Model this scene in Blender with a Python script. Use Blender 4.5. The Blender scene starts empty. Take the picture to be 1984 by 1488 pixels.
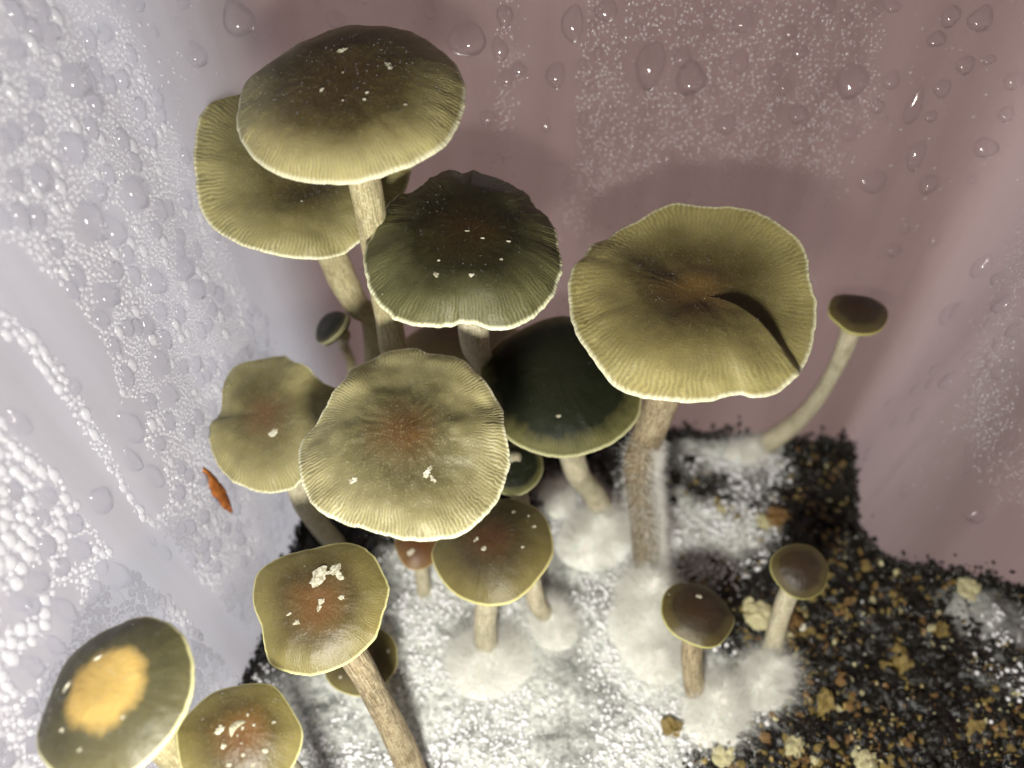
import bpy, math, random
import numpy as np
from mathutils import Vector
from mathutils.bvhtree import BVHTree

random.seed(7)
RNG = np.random.default_rng(11)
PI = math.pi
S = 0.01                                  # everything below is written in centimetres
scene = bpy.context.scene
COL = scene.collection

# ------------------------------------------------------------------ camera
FPX = 1500.0
CAM = np.array([0.0, 0.0, 18.0])
PITCH = math.radians(49.0)
FW = np.array([0, math.cos(PITCH), -math.sin(PITCH)])
UP = np.array([0, math.sin(PITCH), math.cos(PITCH)])
RT = np.array([1.0, 0, 0])
cd = bpy.data.cameras.new('camera')
cam = bpy.data.objects.new('camera', cd)
COL.objects.link(cam)
cam.location = CAM * S
cam.rotation_euler = (PI / 2 - PITCH, 0, 0)
cd.sensor_width = 36
cd.lens = FPX / 1984 * 36
cd.clip_start = 0.005
cd.clip_end = 20
cd.dof.use_dof = True
cd.dof.focus_distance = 13.7 * S
cd.dof.aperture_fstop = 10.0
scene.camera = cam

# ------------------------------------------------------------------ world, lamps, exposure
w = bpy.data.worlds.new('World')
scene.world = w
w.use_nodes = True
w.node_tree.nodes['Background'].inputs[0].default_value = (0.75, 0.78, 0.88, 1)
w.node_tree.nodes['Background'].inputs[1].default_value = 0.04

def lamp(name, kind, loc, target, power, color, size):
    d = bpy.data.lights.new(name, kind)
    d.energy = power
    d.color = color
    if kind == 'AREA':
        d.shape = 'DISK'
        d.size = size * S
    else:
        d.shadow_soft_size = size * S
    o = bpy.data.objects.new(name, d)
    COL.objects.link(o)
    o.location = np.array(loc) * S
    o.rotation_euler = (Vector(target) - Vector(loc)).to_track_quat('-Z', 'Y').to_euler()
    return o
# the torch that the photographer holds just below the lens
lamp('hand_torch', 'POINT', (-1.2, -2.8, 12.3), (1, 10, 3), 1.55, (1.0, 0.97, 0.88), 1.0)
# daylight of the room reaching the outside of the tub's left wall
lamp('room_daylight', 'AREA', (-34, 4, 8), (-6, 7, 8), 3.0, (0.96, 0.97, 1.0), 26)
# added fill lamp behind the far wall, tinted as if off something reddish
lamp('back_fill', 'AREA', (7, 46, 9), (4, 15, 6), 1.25, (1.0, 0.66, 0.585), 30)
lamp('side_fill', 'AREA', (50, 14, 9), (11, 10, 6), 2.7, (1.0, 0.78, 0.73), 26)  # added fill lamp that lifts the right wall from outside

scene.render.engine = 'CYCLES'
scene.view_settings.view_transform = 'Standard'
scene.view_settings.look = 'None'
scene.view_settings.exposure = 0.08
scene.view_settings.gamma = 1.0
scene.view_settings.use_curve_mapping = False
scene.cycles.max_bounces = 10
scene.cycles.transparent_max_bounces = 16
scene.cycles.transmission_bounces = 8
scene.cycles.diffuse_bounces = 4
scene.cycles.sample_clamp_indirect = 6.0

# ------------------------------------------------------------------ helpers
def ray(u, v):
    return FW * FPX + RT * (u - 992.0) - UP * (v - 744.0)
def at_t(u, v, t):
    return CAM + ray(u, v) * t
def at_z(u, v, z=0.0):
    r = ray(u, v)
    return CAM + r * ((z - CAM[2]) / r[2])
def project(P):
    d = np.asarray(P) - CAM
    dep = d @ FW
    return 992 + FPX * (d @ RT) / dep, 744 - FPX * (d @ UP) / dep, dep
def nrm(a):
    a = np.asarray(a, float)
    return a / (np.linalg.norm(a, axis=-1, keepdims=True) + 1e-12)

def _hash(ix, iy, iz, seed):
    h = (ix.astype(np.int64) * 374761393 + iy.astype(np.int64) * 668265263 + iz.astype(np.int64) * 2147483647 + seed * 1274126177) & 0xffffffff
    h = ((h ^ (h >> 13)) * 1274126177) & 0xffffffff
    h = (h ^ (h >> 16)) & 0xffffffff
    return h / 4294967295.0
def vnoise(P, seed=0):
    P = np.asarray(P, float)
    f = np.floor(P)
    t = P - f
    t = t * t * (3 - 2 * t)
    i = f.astype(np.int64)
    r = 0
    for a in (0, 1):
        for b in (0, 1):
            for c in (0, 1):
                wgt = (t[..., 0] if a else 1 - t[..., 0]) * (t[..., 1] if b else 1 - t[..., 1]) * (t[..., 2] if c else 1 - t[..., 2])
                r = r + wgt * _hash(i[..., 0] + a, i[..., 1] + b, i[..., 2] + c, seed)
    return r * 2 - 1
def fbm(P, o=4, seed=0):
    r, a = 0, 0.5
    P = np.asarray(P, float)
    for k in range(o):
        r = r + a * vnoise(P * 2 ** k, seed + k)
        a *= 0.5
    return r
def smooth(a, b, x):
    t = np.clip((x - a) / (b - a), 0, 1)
    return t * t * (3 - 2 * t)

def mesh_np(name, V, faces, mat, parent=None, origin=(0, 0, 0), uv=None, flat=False, attrs=None):
    V = (np.asarray(V, float) - np.asarray(origin, float)) * S
    if not isinstance(faces, (list, tuple)):
        faces = [faces]
    me = bpy.data.meshes.new(name)
    me.vertices.add(len(V))
    me.vertices.foreach_set('co', V.astype(np.float32).ravel())
    idx = np.concatenate([np.asarray(f).ravel() for f in faces]).astype(np.int32)
    sizes = np.concatenate([np.full(len(f), np.asarray(f).shape[1]) for f in faces])
    starts = np.concatenate([[0], np.cumsum(sizes)[:-1]]).astype(np.int32)
    me.loops.add(len(idx))
    me.loops.foreach_set('vertex_index', idx)
    me.polygons.add(len(sizes))
    me.polygons.foreach_set('loop_start', starts)
    me.polygons.foreach_set('use_smooth', np.full(len(sizes), not flat, dtype=bool))
    if uv is not None:
        l = me.uv_layers.new(name='polar')
        l.data.foreach_set('uv', np.asarray(uv, np.float32).ravel())
    if attrs:
        for k, a in attrs.items():
            at = me.attributes.new(k, 'FLOAT', 'POINT')
            at.data.foreach_set('value', np.asarray(a, np.float32))
    me.update()
    me.validate()
    if mat:
        me.materials.append(mat)
    o = bpy.data.objects.new(name, me)
    COL.objects.link(o)
    if parent is not None:
        o.parent = parent
    else:
        o.location = np.asarray(origin, float) * S
    return o
def empty(name, loc, label, cat, group=None):
    o = bpy.data.objects.new(name, None)
    COL.objects.link(o)
    o.empty_display_size = 0.005
    o.location = np.asarray(loc, float) * S
    o['label'] = label
    o['category'] = cat
    if group:
        o['group'] = group
    return o

# ------------------------------------------------------------------ material node helper
class NT:
    def __init__(self, name):
        self.m = bpy.data.materials.new(name)
        self.m.use_nodes = True
        self.t = self.m.node_tree
        self.t.nodes.clear()
        self.out = self.t.nodes.new('ShaderNodeOutputMaterial')
    def n(self, typ, **kw):
        x = self.t.nodes.new(typ)
        for k, v in kw.items():
            setattr(x, k, v)
        return x
    def put(self, sock, v):
        if hasattr(v, 'is_output') or isinstance(v, bpy.types.NodeSocket):
            self.t.links.new(v, sock)
        else:
            if isinstance(v, (tuple, list)) and len(v) == 3 and sock.type == 'RGBA':
                v = (*v, 1)
            sock.default_value = v
    def math(self, op, a, b=None, c=None, clamp=False):
        x = self.n('ShaderNodeMath', operation=op, use_clamp=clamp)
        for s, v in zip(x.inputs, (a, b, c)):
            if v is not None:
                self.put(s, v)
        return x.outputs[0]
    def mix(self, f, a, b, mode='MIX'):
        x = self.n('ShaderNodeMix', data_type='RGBA', blend_type=mode)
        self.put(x.inputs[0], f)
        self.put(x.inputs[6], a)
        self.put(x.inputs[7], b)
        return x.outputs[2]
    def noise(self, vec, scale, detail=3, rough=0.55, dist=0.0):
        x = self.n('ShaderNodeTexNoise')
        self.put(x.inputs['Vector'], vec)
        x.inputs['Scale'].default_value = scale
        x.inputs['Detail'].default_value = detail
        x.inputs['Roughness'].default_value = rough
        x.inputs['Distortion'].default_value = dist
        return x.outputs['Fac']
    def ramp(self, f, stops, interp='LINEAR'):
        x = self.n('ShaderNodeValToRGB')
        x.color_ramp.interpolation = interp
        e = x.color_ramp.elements
        while len(e) < len(stops):
            e.new(0.5)
        for el, (p, c) in zip(e, stops):
            el.position = p
            el.color = (*c, 1) if len(c) == 3 else c
        self.put(x.inputs[0], f)
        return x.outputs[0]
    def sstep(self, a, b, x):
        r = self.n('ShaderNodeMapRange', interpolation_type='SMOOTHSTEP')
        self.put(r.inputs[0], x)
        r.inputs[1].default_value = a
        r.inputs[2].default_value = b
        return r.outputs[0]
    def bump(self, h, strength, dist):
        b = self.n('ShaderNodeBump')
        b.inputs['Strength'].default_value = strength
        b.inputs['Distance'].default_value = dist
        self.put(b.inputs['Height'], h)
        return b.outputs[0]
    def obj(self):
        return self.n('ShaderNodeTexCoord').outputs['Object']
    def attr(self, name):
        return self.n('ShaderNodeAttribute', attribute_name=name).outputs['Fac']
    def principled(self, **kw):
        p = self.n('ShaderNodeBsdfPrincipled')
        for k, v in kw.items():
            self.put(p.inputs[k.replace('_', ' ')], v)
        return p
    def finish(self, sh):
        self.t.links.new(sh, self.out.inputs['Surface'])
        return self.m

def mat_plastic():
    k = NT('milky_plastic')
    o = k.obj()
    a = k.noise(o, 22, 4)
    b = k.noise(o, 900, 3)
    col = k.mix(k.sstep(0.3, 0.7, a), (0.060, 0.043, 0.040), (0.085, 0.064, 0.062))
    h = k.math('ADD', k.math('MULTIPLY', a, 0.6), k.math('MULTIPLY', b, 0.08))
    p = k.principled(Base_Color=col, Roughness=0.16, Specular_IOR_Level=0.45, Normal=k.bump(h, 0.25, 0.0006))
    t = k.n('ShaderNodeBsdfTranslucent')
    mp = k.n('ShaderNodeMapping')            # old run marks in the plastic, long and upright
    k.t.links.new(o, mp.inputs[0])
    mp.inputs['Scale'].default_value = (1, 1, 0.07)
    run = k.noise(mp.outputs[0], 75, 4, 0.6)
    k.put(t.inputs['Color'], k.mix(k.sstep(0.32, 0.68, run), (0.735, 0.715, 0.725), (0.83, 0.815, 0.83)))
    m = k.n('ShaderNodeMixShader')
    m.inputs[0].default_value = 0.50
    k.t.links.new(p.outputs[0], m.inputs[1])
    k.t.links.new(t.outputs[0], m.inputs[2])
    return k.finish(m.outputs[0])
def mat_water(name, clear=0.85, milk_glow=0.0, ior=1.4, rough=0.06):
    """water bead: the middle lets light straight through, the steep edge bends it away; a sharp gloss on top"""
    k = NT(name)
    lw = k.n('ShaderNodeLayerWeight')
    lw.inputs['Blend'].default_value = 0.5
    f = lw.outputs['Facing']
    g = k.n('ShaderNodeBsdfRefraction')
    k.put(g.inputs['Color'], (0.97, 0.98, 1.0))
    g.inputs['Roughness'].default_value = 0.0
    g.inputs['IOR'].default_value = ior
    t = k.n('ShaderNodeBsdfTransparent')
    k.put(t.inputs[0], (0.99, 0.99, 1.0))
    m = k.n('ShaderNodeMixShader')
    k.put(m.inputs[0], k.math('MULTIPLY', k.math('SUBTRACT', 1.0, k.math('POWER', f, 1.1)), clear))
    k.t.links.new(g.outputs[0], m.inputs[1])
    k.t.links.new(t.outputs[0], m.inputs[2])
    sh = m.outputs[0]
    if milk_glow:
        d = k.n('ShaderNodeBsdfDiffuse')  # white of fine droplets, plus light the beads would focus put into colour
        k.put(d.inputs[0], (0.82, 0.82, 0.84))
        m2 = k.n('ShaderNodeMixShader')
        m2.inputs[0].default_value = milk_glow
        k.t.links.new(sh, m2.inputs[1])
        k.t.links.new(d.outputs[0], m2.inputs[2])
        sh = m2.outputs[0]
    fr = k.n('ShaderNodeFresnel')
    fr.inputs[0].default_value = ior
    gl = k.n('ShaderNodeBsdfGlossy')
    gl.inputs['Roughness'].default_value = rough
    m3 = k.n('ShaderNodeMixShader')
    k.put(m3.inputs[0], k.math('MULTIPLY', fr.outputs[0], 1.0, clamp=True))
    k.t.links.new(sh, m3.inputs[1])
    k.t.links.new(gl.outputs[0], m3.inputs[2])
    return k.finish(m3.outputs[0])

def mat_cap(name, center, mid, rim, edge, c1=0.22, c2=0.42, nstria=160, stria=0.6, speck=0.25, hard=False, spec=0.36, dim=0.76):
    center, mid = (tuple(x * dim for x in c) for c in (center, mid))
    k = NT(name)
    o = k.obj()
    uv = k.n('ShaderNodeUVMap', uv_map='polar')
    sp = k.n('ShaderNodeSeparateXYZ')
    k.t.links.new(uv.outputs[0], sp.inputs[0])
    u, v = sp.outputs[0], sp.outputs[1]
    n1 = k.noise(o, 160, 5, 0.6)
    n2 = k.noise(o, 420, 2)
    n3 = k.noise(o, 2600, 2, 0.7)
    vv = k.math('ADD', v, k.math('MULTIPLY', k.math('SUBTRACT', n1, 0.5), 0.20 if hard else 0.26))
    if hard:
        vv = k.math('ADD', vv, k.math('MULTIPLY', k.math('SUBTRACT', n2, 0.5), 0.15))
    edge_mask = k.sstep(0.965, 1.0, v)
    low = tuple(0.55 * m + 0.45 * r for m, r in zip(mid, rim))
    if hard:
        stops = [(0.0, center), (c1, center), (c2, mid), (0.76, mid), (0.94, low), (0.985, low), (1.0, edge)]
    else:
        stops = [(0.0, center), (c1 * 0.5, center), (c2, mid), (0.72, low), (0.90, rim), (0.97, rim), (1.0, edge)]
    col = k.ramp(k.math('MINIMUM', vv, 0.97), [(p_, c_) for p_, c_ in stops[:-1]])
    blot = k.noise(o, 70, 4, 0.6)
    col = k.mix(1.0, col, k.ramp(blot, [(0.3, (0.62, 0.60, 0.55)), (0.5, (0.95, 0.95, 0.95)), (0.7, (1.15, 1.12, 1.1))]), 'MULTIPLY')
    col = k.mix(edge_mask, col, edge)
    ph = k.math('ADD', k.math('MULTIPLY', u, 2 * PI * nstria), k.math('MULTIPLY', n2, 13.0))
    st = k.math('ADD', k.math('MULTIPLY', k.math('SINE', ph), 0.5), 0.5)
    wgt = k.math('MULTIPLY', k.math('MULTIPLY', k.sstep(0.60, 0.95, v), stria), k.math('ADD', 0.35, k.math('MULTIPLY', k.sstep(0.35, 0.6, n1), 0.9)))
    dark = k.mix(1.0, col, tuple(0.50 + 0.3 * m for m in mid), 'MULTIPLY')
    col = k.mix(k.math('MULTIPLY', wgt, st), col, dark)
    col = k.mix(k.math('MULTIPLY', k.sstep(0.52, 0.75, n3), speck), col, tuple(min(1, c * 1.6 + 0.05) for c in low))
    rough = k.math('ADD', 0.33, k.math('MULTIPLY', n1, 0.25))
    h = k.math('ADD', k.math('MULTIPLY', k.math('MULTIPLY', wgt, st), -0.45), k.math('ADD', k.math('MULTIPLY', n3, 0.55), k.math('MULTIPLY', n2, 0.5)))
    p = k.principled(Base_Color=col, Roughness=rough, Specular_IOR_Level=spec, Subsurface_Weight=0.25, Subsurface_Scale=0.0016, Normal=k.bump(h, 0.55, 0.00030))
    p.inputs['Subsurface Radius'].default_value = (1.0, 0.75, 0.25)
    return k.finish(p.outputs[0])
def mat_stem(name, a, b, c, dark=None):
    k = NT(name)
    o = k.obj()
    uv = k.n('ShaderNodeUVMap', uv_map='polar')
    mp = k.n('ShaderNodeMapping')
    k.t.links.new(uv.outputs[0], mp.inputs[0])
    mp.inputs['Scale'].default_value = (24, 1.6, 1)
    n1 = k.noise(mp.outputs[0], 1.6, 5, 0.65, 0.5)
    n2 = k.noise(o, 1700, 3, 0.7)
    n3 = k.noise(o, 170, 3)
    col = k.mix(k.sstep(0.35, 0.65, n1), a, b)
    col = k.mix(k.math('MULTIPLY', k.sstep(0.48, 0.68, n2), 0.55), col, c)
    col = k.mix(k.math('MULTIPLY', k.sstep(0.5, 0.7, n3), 0.45), col, tuple(x * 0.55 for x in a))
    if dark:                              # the old lower stem is mottled dark brown; v runs in centimetres from the cap
        sp = k.n('ShaderNodeSeparateXYZ')
        k.t.links.new(uv.outputs[0], sp.inputs[0])
        f = k.math('MULTIPLY', k.sstep(dark[0], dark[1], k.math('ADD', sp.outputs[1], k.math('MULTIPLY', n3, 1.2))), 0.8)
        col = k.mix(f, col, k.mix(k.sstep(0.42, 0.62, n2), (0.050, 0.036, 0.020), (0.22, 0.17, 0.10)))
    h = k.math('ADD', n1, k.math('MULTIPLY', n2, 0.6))
    p = k.principled(Base_Color=col, Roughness=0.6, Specular_IOR_Level=0.25, Subsurface_Weight=0.15, Subsurface_Scale=0.001, Normal=k.bump(h, 0.9, 0.0005))
    return k.finish(p.outputs[0])
def mat_simple(name, c1, c2, scale=300, rough=0.6, bump=0.5, bdist=0.0003, sss=0.0, spec=0.3, trans=0.0):
    k = NT(name)
    o = k.obj()
    n1 = k.noise(o, scale, 5, 0.65)
    col = k.mix(k.sstep(0.35, 0.65, n1), c1, c2)
    p = k.principled(Base_Color=col, Roughness=rough, Specular_IOR_Level=spec, Subsurface_Weight=sss, Subsurface_Scale=0.001, Normal=k.bump(n1, bump, bdist))
    if trans:
        t = k.n('ShaderNodeBsdfTranslucent')
        k.put(t.inputs[0], col)
        m = k.n('ShaderNodeMixShader')
        m.inputs[0].default_value = trans
        k.t.links.new(p.outputs[0], m.inputs[1])
        k.t.links.new(t.outputs[0], m.inputs[2])
        return k.finish(m.outputs[0])
    return k.finish(p.outputs[0])
def mat_substrate():
    k = NT('casing_soil')
    o = k.obj()
    my = k.attr('mycelium')
    n1 = k.noise(o, 120, 5, 0.65)
    n2 = k.noise(o, 700, 4, 0.7)
    n3 = k.noise(o, 45, 4, 0.6, 0.6)
    soil = k.mix(k.sstep(0.45, 0.7, n2), (0.004, 0.004, 0.004), (0.018, 0.015, 0.011))
    soil = k.mix(k.math('MULTIPLY', k.sstep(0.62, 0.72, n1), 0.5), soil, (0.07, 0.045, 0.015))
    white = k.mix(k.sstep(0.35, 0.62, n2), (0.30, 0.315, 0.30), (0.66, 0.68, 0.64))
    f = k.math('ADD', my, k.math('ADD', k.math('MULTIPLY', k.math('SUBTRACT', n1, 0.5), 0.9), k.math('MULTIPLY', k.math('SUBTRACT', n3, 0.5), 1.0)))
    f = k.math('MULTIPLY', k.sstep(0.30, 1.05, f), k.math('ADD', 0.40, k.math('MULTIPLY', k.sstep(0.36, 0.56, n3), 0.60)))
    col = k.mix(f, soil, white)
    rough = k.math('ADD', 0.22, k.math('MULTIPLY', f, 0.35))
    h = k.math('ADD', n2, k.math('MULTIPLY', n1, 0.8))
    p = k.principled(Base_Color=col, Roughness=rough, Specular_IOR_Level=0.5, Normal=k.bump(h, 0.8, 0.0006))
    return k.finish(p.outputs[0])

M_PLASTIC = mat_plastic()
M_DROP = mat_water('water_drop', 0.9, 0.0, 1.4, 0.09)
M_COND = mat_water('condensation', 0.8, 0.21, 1.4, 0.10)
M_MIST = mat_water('fine_mist', 0.8, 0.14, 1.4, 0.10)
M_BEAD = mat_water('dew_bead', 0.5, 0.85, 1.5, 0.1)  # mostly diffuse white, standing in for light gathered by each bead
M_GLINT = mat_water('cap_glint', 0.7, 0.22, 1.45, 0.1)
M_FUZZ = mat_simple('mycelium_fuzz', (0.88, 0.88, 0.84), (0.92, 0.92, 0.89), 300, 0.8, 0.1, trans=0.5, spec=0.1)
M_CORE = mat_simple('mycelium_core', (0.70, 0.70, 0.66), (0.80, 0.80, 0.76), 500, 0.9, 0.3, 0.0003, 0.3, 0.1)
M_SUB = mat_substrate()

# ------------------------------------------------------------------ tub: plan at substrate level, walls flare outwards
PLAN = [((-7.9, -6.5), 1.5), ((-5.15, 14.15), 1.3), ((9.75, 13.35), 0.3), ((8.85, 9.75), 1.3), ((13.4, 8.35), 1.2), ((14.3, -6.5), 1.5)]
DRAFT, ZTOP, ZBOT, THICK = 0.085, 16.5, -1.5, 0.16
def rounded(plan, step=0.25):
    pts = []
    n = len(plan)
    for i in range(n):
        p0, p1, p2 = (np.array(plan[j % n][0], float) for j in (i - 1, i, i + 1))
        r = plan[i][1]
        a, b = nrm(p0 - p1), nrm(p2 - p1)
        half = math.acos(np.clip(a @ b, -1, 1)) / 2
        d = r / math.tan(half)
        c = p1 + nrm(a + b) * (r / math.sin(half))
        s, e = p1 + a * d, p1 + b * d
        a0 = math.atan2(*(s - c)[::-1])
        a1 = math.atan2(*(e - c)[::-1])
        da = (a1 - a0 + PI) % (2 * PI) - PI
        m = 12
        for q in range(m + 1):
            an = a0 + da * q / m
            pts.append(c + r * np.array([math.cos(an), math.sin(an)]))
    out = []
    for i in range(len(pts)):
        p, q = pts[i], pts[(i + 1) % len(pts)]
        L = np.linalg.norm(q - p)
        k = max(1, int(L / step))
        for j in range(k):
            out.append(p + (q - p) * j / k)
    return np.array(out)
LOOP = rounded(PLAN)
_t = nrm(np.roll(LOOP, -1, 0) - np.roll(LOOP, 1, 0))
LNORM = np.stack([-_t[:, 1], _t[:, 0]], 1)         # clockwise plan -> left of travel is outwards
ARC = np.concatenate([[0], np.cumsum(np.linalg.norm(np.roll(LOOP, -1, 0) - LOOP, axis=1))])
LEN = ARC[-1]
def wall(s, z):
    """point on the inner wall face at arc length s and height z, with its inward normal"""
    s = np.asarray(s, float) % LEN
    ext = np.vstack([LOOP, LOOP[:1]])
    exn = np.vstack([LNORM, LNORM[:1]])
    x = np.interp(s, ARC, ext[:, 0])
    y = np.interp(s, ARC, ext[:, 1])
    nx = np.interp(s, ARC, exn[:, 0])
    ny = np.interp(s, ARC, exn[:, 1])
    l = np.hypot(nx, ny)
    nx, ny = nx / l, ny / l
    z = np.asarray(z, float) + 0 * x
    P = np.stack([x + nx * DRAFT * z, y + ny * DRAFT * z, z], -1)
    N = nrm(np.stack([-nx, -ny, DRAFT + 0 * nx], -1))
    return P, N
def shell_grid(off, zs):
    V = []
    for z in zs:
        V.append(np.column_stack([LOOP + LNORM * (DRAFT * z + off), np.full(len(LOOP), z)]))
    return np.vstack(V)
def grid_faces(r, c, wrap=True):
    i, j = np.meshgrid(np.arange(r - 1), np.arange(c if wrap else c - 1), indexing='ij')
    a = i * c + j
    b = i * c + (j + 1) % c
    return np.stack([a, b, b + c, a + c], -1).reshape(-1, 4)
NL = len(LOOP)
zs = np.linspace(ZBOT, ZTOP, 30)
inner = shell_grid(0, zs)
bump_in = fbm(np.column_stack([inner[:, 0] * 0.5, inner[:, 1] * 0.5, inner[:, 2] * 0.5]), 2, 5) * 0.03
outer = shell_grid(THICK, zs)
Vt = np.vstack([inner, outer])
Fi = grid_faces(30, NL)
Fo = Fi[:, ::-1] + len(inner)
j = np.arange(NL)
jn = (j + 1) % NL
top = (29 * NL)
Frim = np.stack([top + j, top + jn, len(inner) + top + jn, len(inner) + top + j], -1)
tub = empty('plastic_tub', (3, 4, ZBOT), 'milky mauve plastic tub whose walls are beaded with condensation', 'tub')
TUB0 = np.array([3, 4, ZBOT])
# floor of the tub
cen = np.vstack([Vt, [[3, 4, ZBOT + 0.02]]])
Ffl = np.stack([jn, j, np.full(NL, len(cen) - 1)], -1)
shell = mesh_np('shell', cen, [Fi, Fo, Frim, Ffl], M_PLASTIC, tub, TUB0)
bv_wall = BVHTree.FromPolygons([tuple(p) for p in inner], [tuple(f) for f in Fi])
def hit_wall(u, v):
    r = ray(u, v)
    l, n, i, d = bv_wall.ray_cast(Vector(CAM), Vector(r / np.linalg.norm(r)))
    if l is None:
        return None
    l = np.array(l)
    n = np.array(n)
    if n @ (CAM - l) < 0:
        n = -n
    return l, n

# ------------------------------------------------------------------ substrate
MYC = [(900, 1300, 260, 1.1), (690, 1420, 220, 1.1), (1090, 1390, 240, 1.1), (1230, 1240, 130, 1.1), (1150, 1010, 150, 0.8), (1350, 860, 90, 0.9),
       (1470, 890, 90, 0.9), (1390, 1080, 100, 0.65), (1960, 1300, 90, 0.55), (1380, 1340, 90, 0.9), (850, 1130, 130, 1.1), (1500, 1330, 70, 0.5),
       (1850, 1180, 60, 0.5), (1940, 1190, 60, 0.7), (1450, 1000, 90, 0.6), (1300, 1000, 100, 0.6)]
MW = [(at_z(u, v)[:2], r * 0.0128, a) for u, v, r, a in MYC]
def myc_mask(x, y):
    m = 0
    for c, r, a in MW:
        m = m + a * np.exp(-(((x - c[0]) ** 2 + (y - c[1]) ** 2) / (r * r)) ** 1.5)
    return np.clip(m, 0, 1)
def sub_h(x, y):
    P = np.stack([x, y, 0 * x], -1)
    m = myc_mask(x, y)
    rough = 0.16 * fbm(P * 1.1, 3, 31) + (0.20 - 0.10 * m) * fbm(P * 3.1, 4, 47)
    right = smooth(8.5, 12.5, x) * 0.35
    return rough + right - 0.02
def inside_plan(x, y, grow=0.1):
    poly = LOOP + LNORM * grow
    c = np.zeros(x.shape, bool)
    px, py = poly[:, 0], poly[:, 1]
    qx, qy = np.roll(px, -1), np.roll(py, -1)
    for a, b, d, e in zip(px, py, qx, qy):
        if b == e:
            continue
        k = ((b > y) != (e > y)) & (x < (d - a) * (y - b) / (e - b) + a)
        c ^= k
    return c
gx = np.arange(-8.4, 14.8, 0.07)
gy = np.arange(-6.6, 14.6, 0.07)
X, Y = np.meshgrid(gx, gy, indexing='ij')
Zs = sub_h(X, Y)
Vs = np.stack([X, Y, Zs], -1).reshape(-1, 3)
Fs = grid_faces(len(gx), len(gy), False)
cxy = Vs[Fs].mean(1)
Fs = Fs[inside_plan(cxy[:, 0], cxy[:, 1])][:, ::-1]
substrate = mesh_np('substrate', Vs, Fs, M_SUB, None, (0, 0, 0), attrs={'mycelium': myc_mask(X, Y).ravel()})
substrate['kind'] = 'structure'
substrate['label'] = 'black crumbly soil half overgrown by white mycelium'

# ------------------------------------------------------------------ geometry templates
def icosphere(sub=0):
    t = (1 + 5 ** 0.5) / 2
    v = [(-1, t, 0), (1, t, 0), (-1, -t, 0), (1, -t, 0), (0, -1, t), (0, 1, t), (0, -1, -t), (0, 1, -t), (t, 0, -1), (t, 0, 1), (-t, 0, -1), (-t, 0, 1)]
    f = [(0, 11, 5), (0, 5, 1), (0, 1, 7), (0, 7, 10), (0, 10, 11), (1, 5, 9), (5, 11, 4), (11, 10, 2), (10, 7, 6), (7, 1, 8), (3, 9, 4), (3, 4, 2), (3, 2, 6), (3, 6, 8), (3, 8, 9), (4, 9, 5), (2, 4, 11), (6, 2, 10), (8, 6, 7), (9, 8, 1)]
    v = [np.array(nrm(p)) for p in v]
    for _ in range(sub):
        cache, nf = {}, []
        def midp(a, b):
            key = (min(a, b), max(a, b))
            if key not in cache:
                v.append(nrm(v[a] + v[b]))
                cache[key] = len(v) - 1
            return cache[key]
        for a, b, c in f:
            x, y, z = midp(a, b), midp(b, c), midp(c, a)
            nf += [(a, x, z), (b, y, x), (c, z, y), (x, y, z)]
        f = nf
    return np.array(v), np.array(f)
ICO = [icosphere(k) for k in range(4)]
def scatter(T, F, P, Rm, sc):
    """copies of template T at points P with rotation matrices Rm (n,3,3) and scales sc (n,3)"""
    n, m = len(P), len(T)
    V = np.einsum('nij,nmj->nmi', Rm, T[None] * sc[:, None, :]) + P[:, None, :]
    Fa = (F[None] + (np.arange(n) * m)[:, None, None]).reshape(-1, F.shape[1])
    return V.reshape(-1, 3), Fa
def frames(N, ref=(0, 0, 1)):
    N = nrm(N)
    ref = np.broadcast_to(np.asarray(ref, float), N.shape)
    x = nrm(np.cross(ref, N))
    y = np.cross(N, x)
    return np.stack([x, y, N], -1)
def rand_rot(n):
    q = nrm(RNG.normal(size=(n, 4)))
    a, b, c, d = q.T
    return np.stack([np.stack([1 - 2 * (c * c + d * d), 2 * (b * c - a * d), 2 * (b * d + a * c)], -1),
                     np.stack([2 * (b * c + a * d), 1 - 2 * (b * b + d * d), 2 * (c * d - a * b)], -1),
                     np.stack([2 * (b * d - a * c), 2 * (c * d + a * b), 1 - 2 * (b * b + c * c)], -1)], 1)
def dome(seg, rings, flat=0.55):
    V = []
    for i in range(rings):
        a = i / rings * PI / 2
        r = math.cos(a)
        for k in range(seg):
            V.append((r * math.cos(2 * PI * k / seg), r * math.sin(2 * PI * k / seg), flat * (math.sin(a) - 0.08)))
    V.append((0, 0, flat * 0.92))
    F = []
    for i in range(rings - 1):
        for k in range(seg):
            a, b = i * seg + k, i * seg + (k + 1) % seg
            F += [(a, b, b + seg), (a, b + seg, a + seg)]
    for k in range(seg):
        F.append(((rings - 1) * seg + k, (rings - 1) * seg + (k + 1) % seg, rings * seg))
    return np.array(V), np.array(F)

# ------------------------------------------------------------------ mushrooms
def catmull(pts, n, closed=True):
    P = np.asarray(pts, float)
    m = len(P)
    out = []
    segs = m if closed else m - 1
    per = max(2, int(n / segs))
    for i in range(segs):
        if closed:
            p0, p1, p2, p3 = P[i - 1], P[i], P[(i + 1) % m], P[(i + 2) % m]
        else:
            p0, p1, p2, p3 = P[max(i - 1, 0)], P[i], P[i + 1], P[min(i + 2, m - 1)]
        for k in range(per):
            t = k / per
            out.append(0.5 * ((2 * p1) + (-p0 + p2) * t + (2 * p0 - 5 * p1 + 4 * p2 - p3) * t * t + (-p0 + 3 * p1 - 3 * p2 + p3) * t ** 3))
    if not closed:
        out.append(P[-1])
    return np.array(out)

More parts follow.
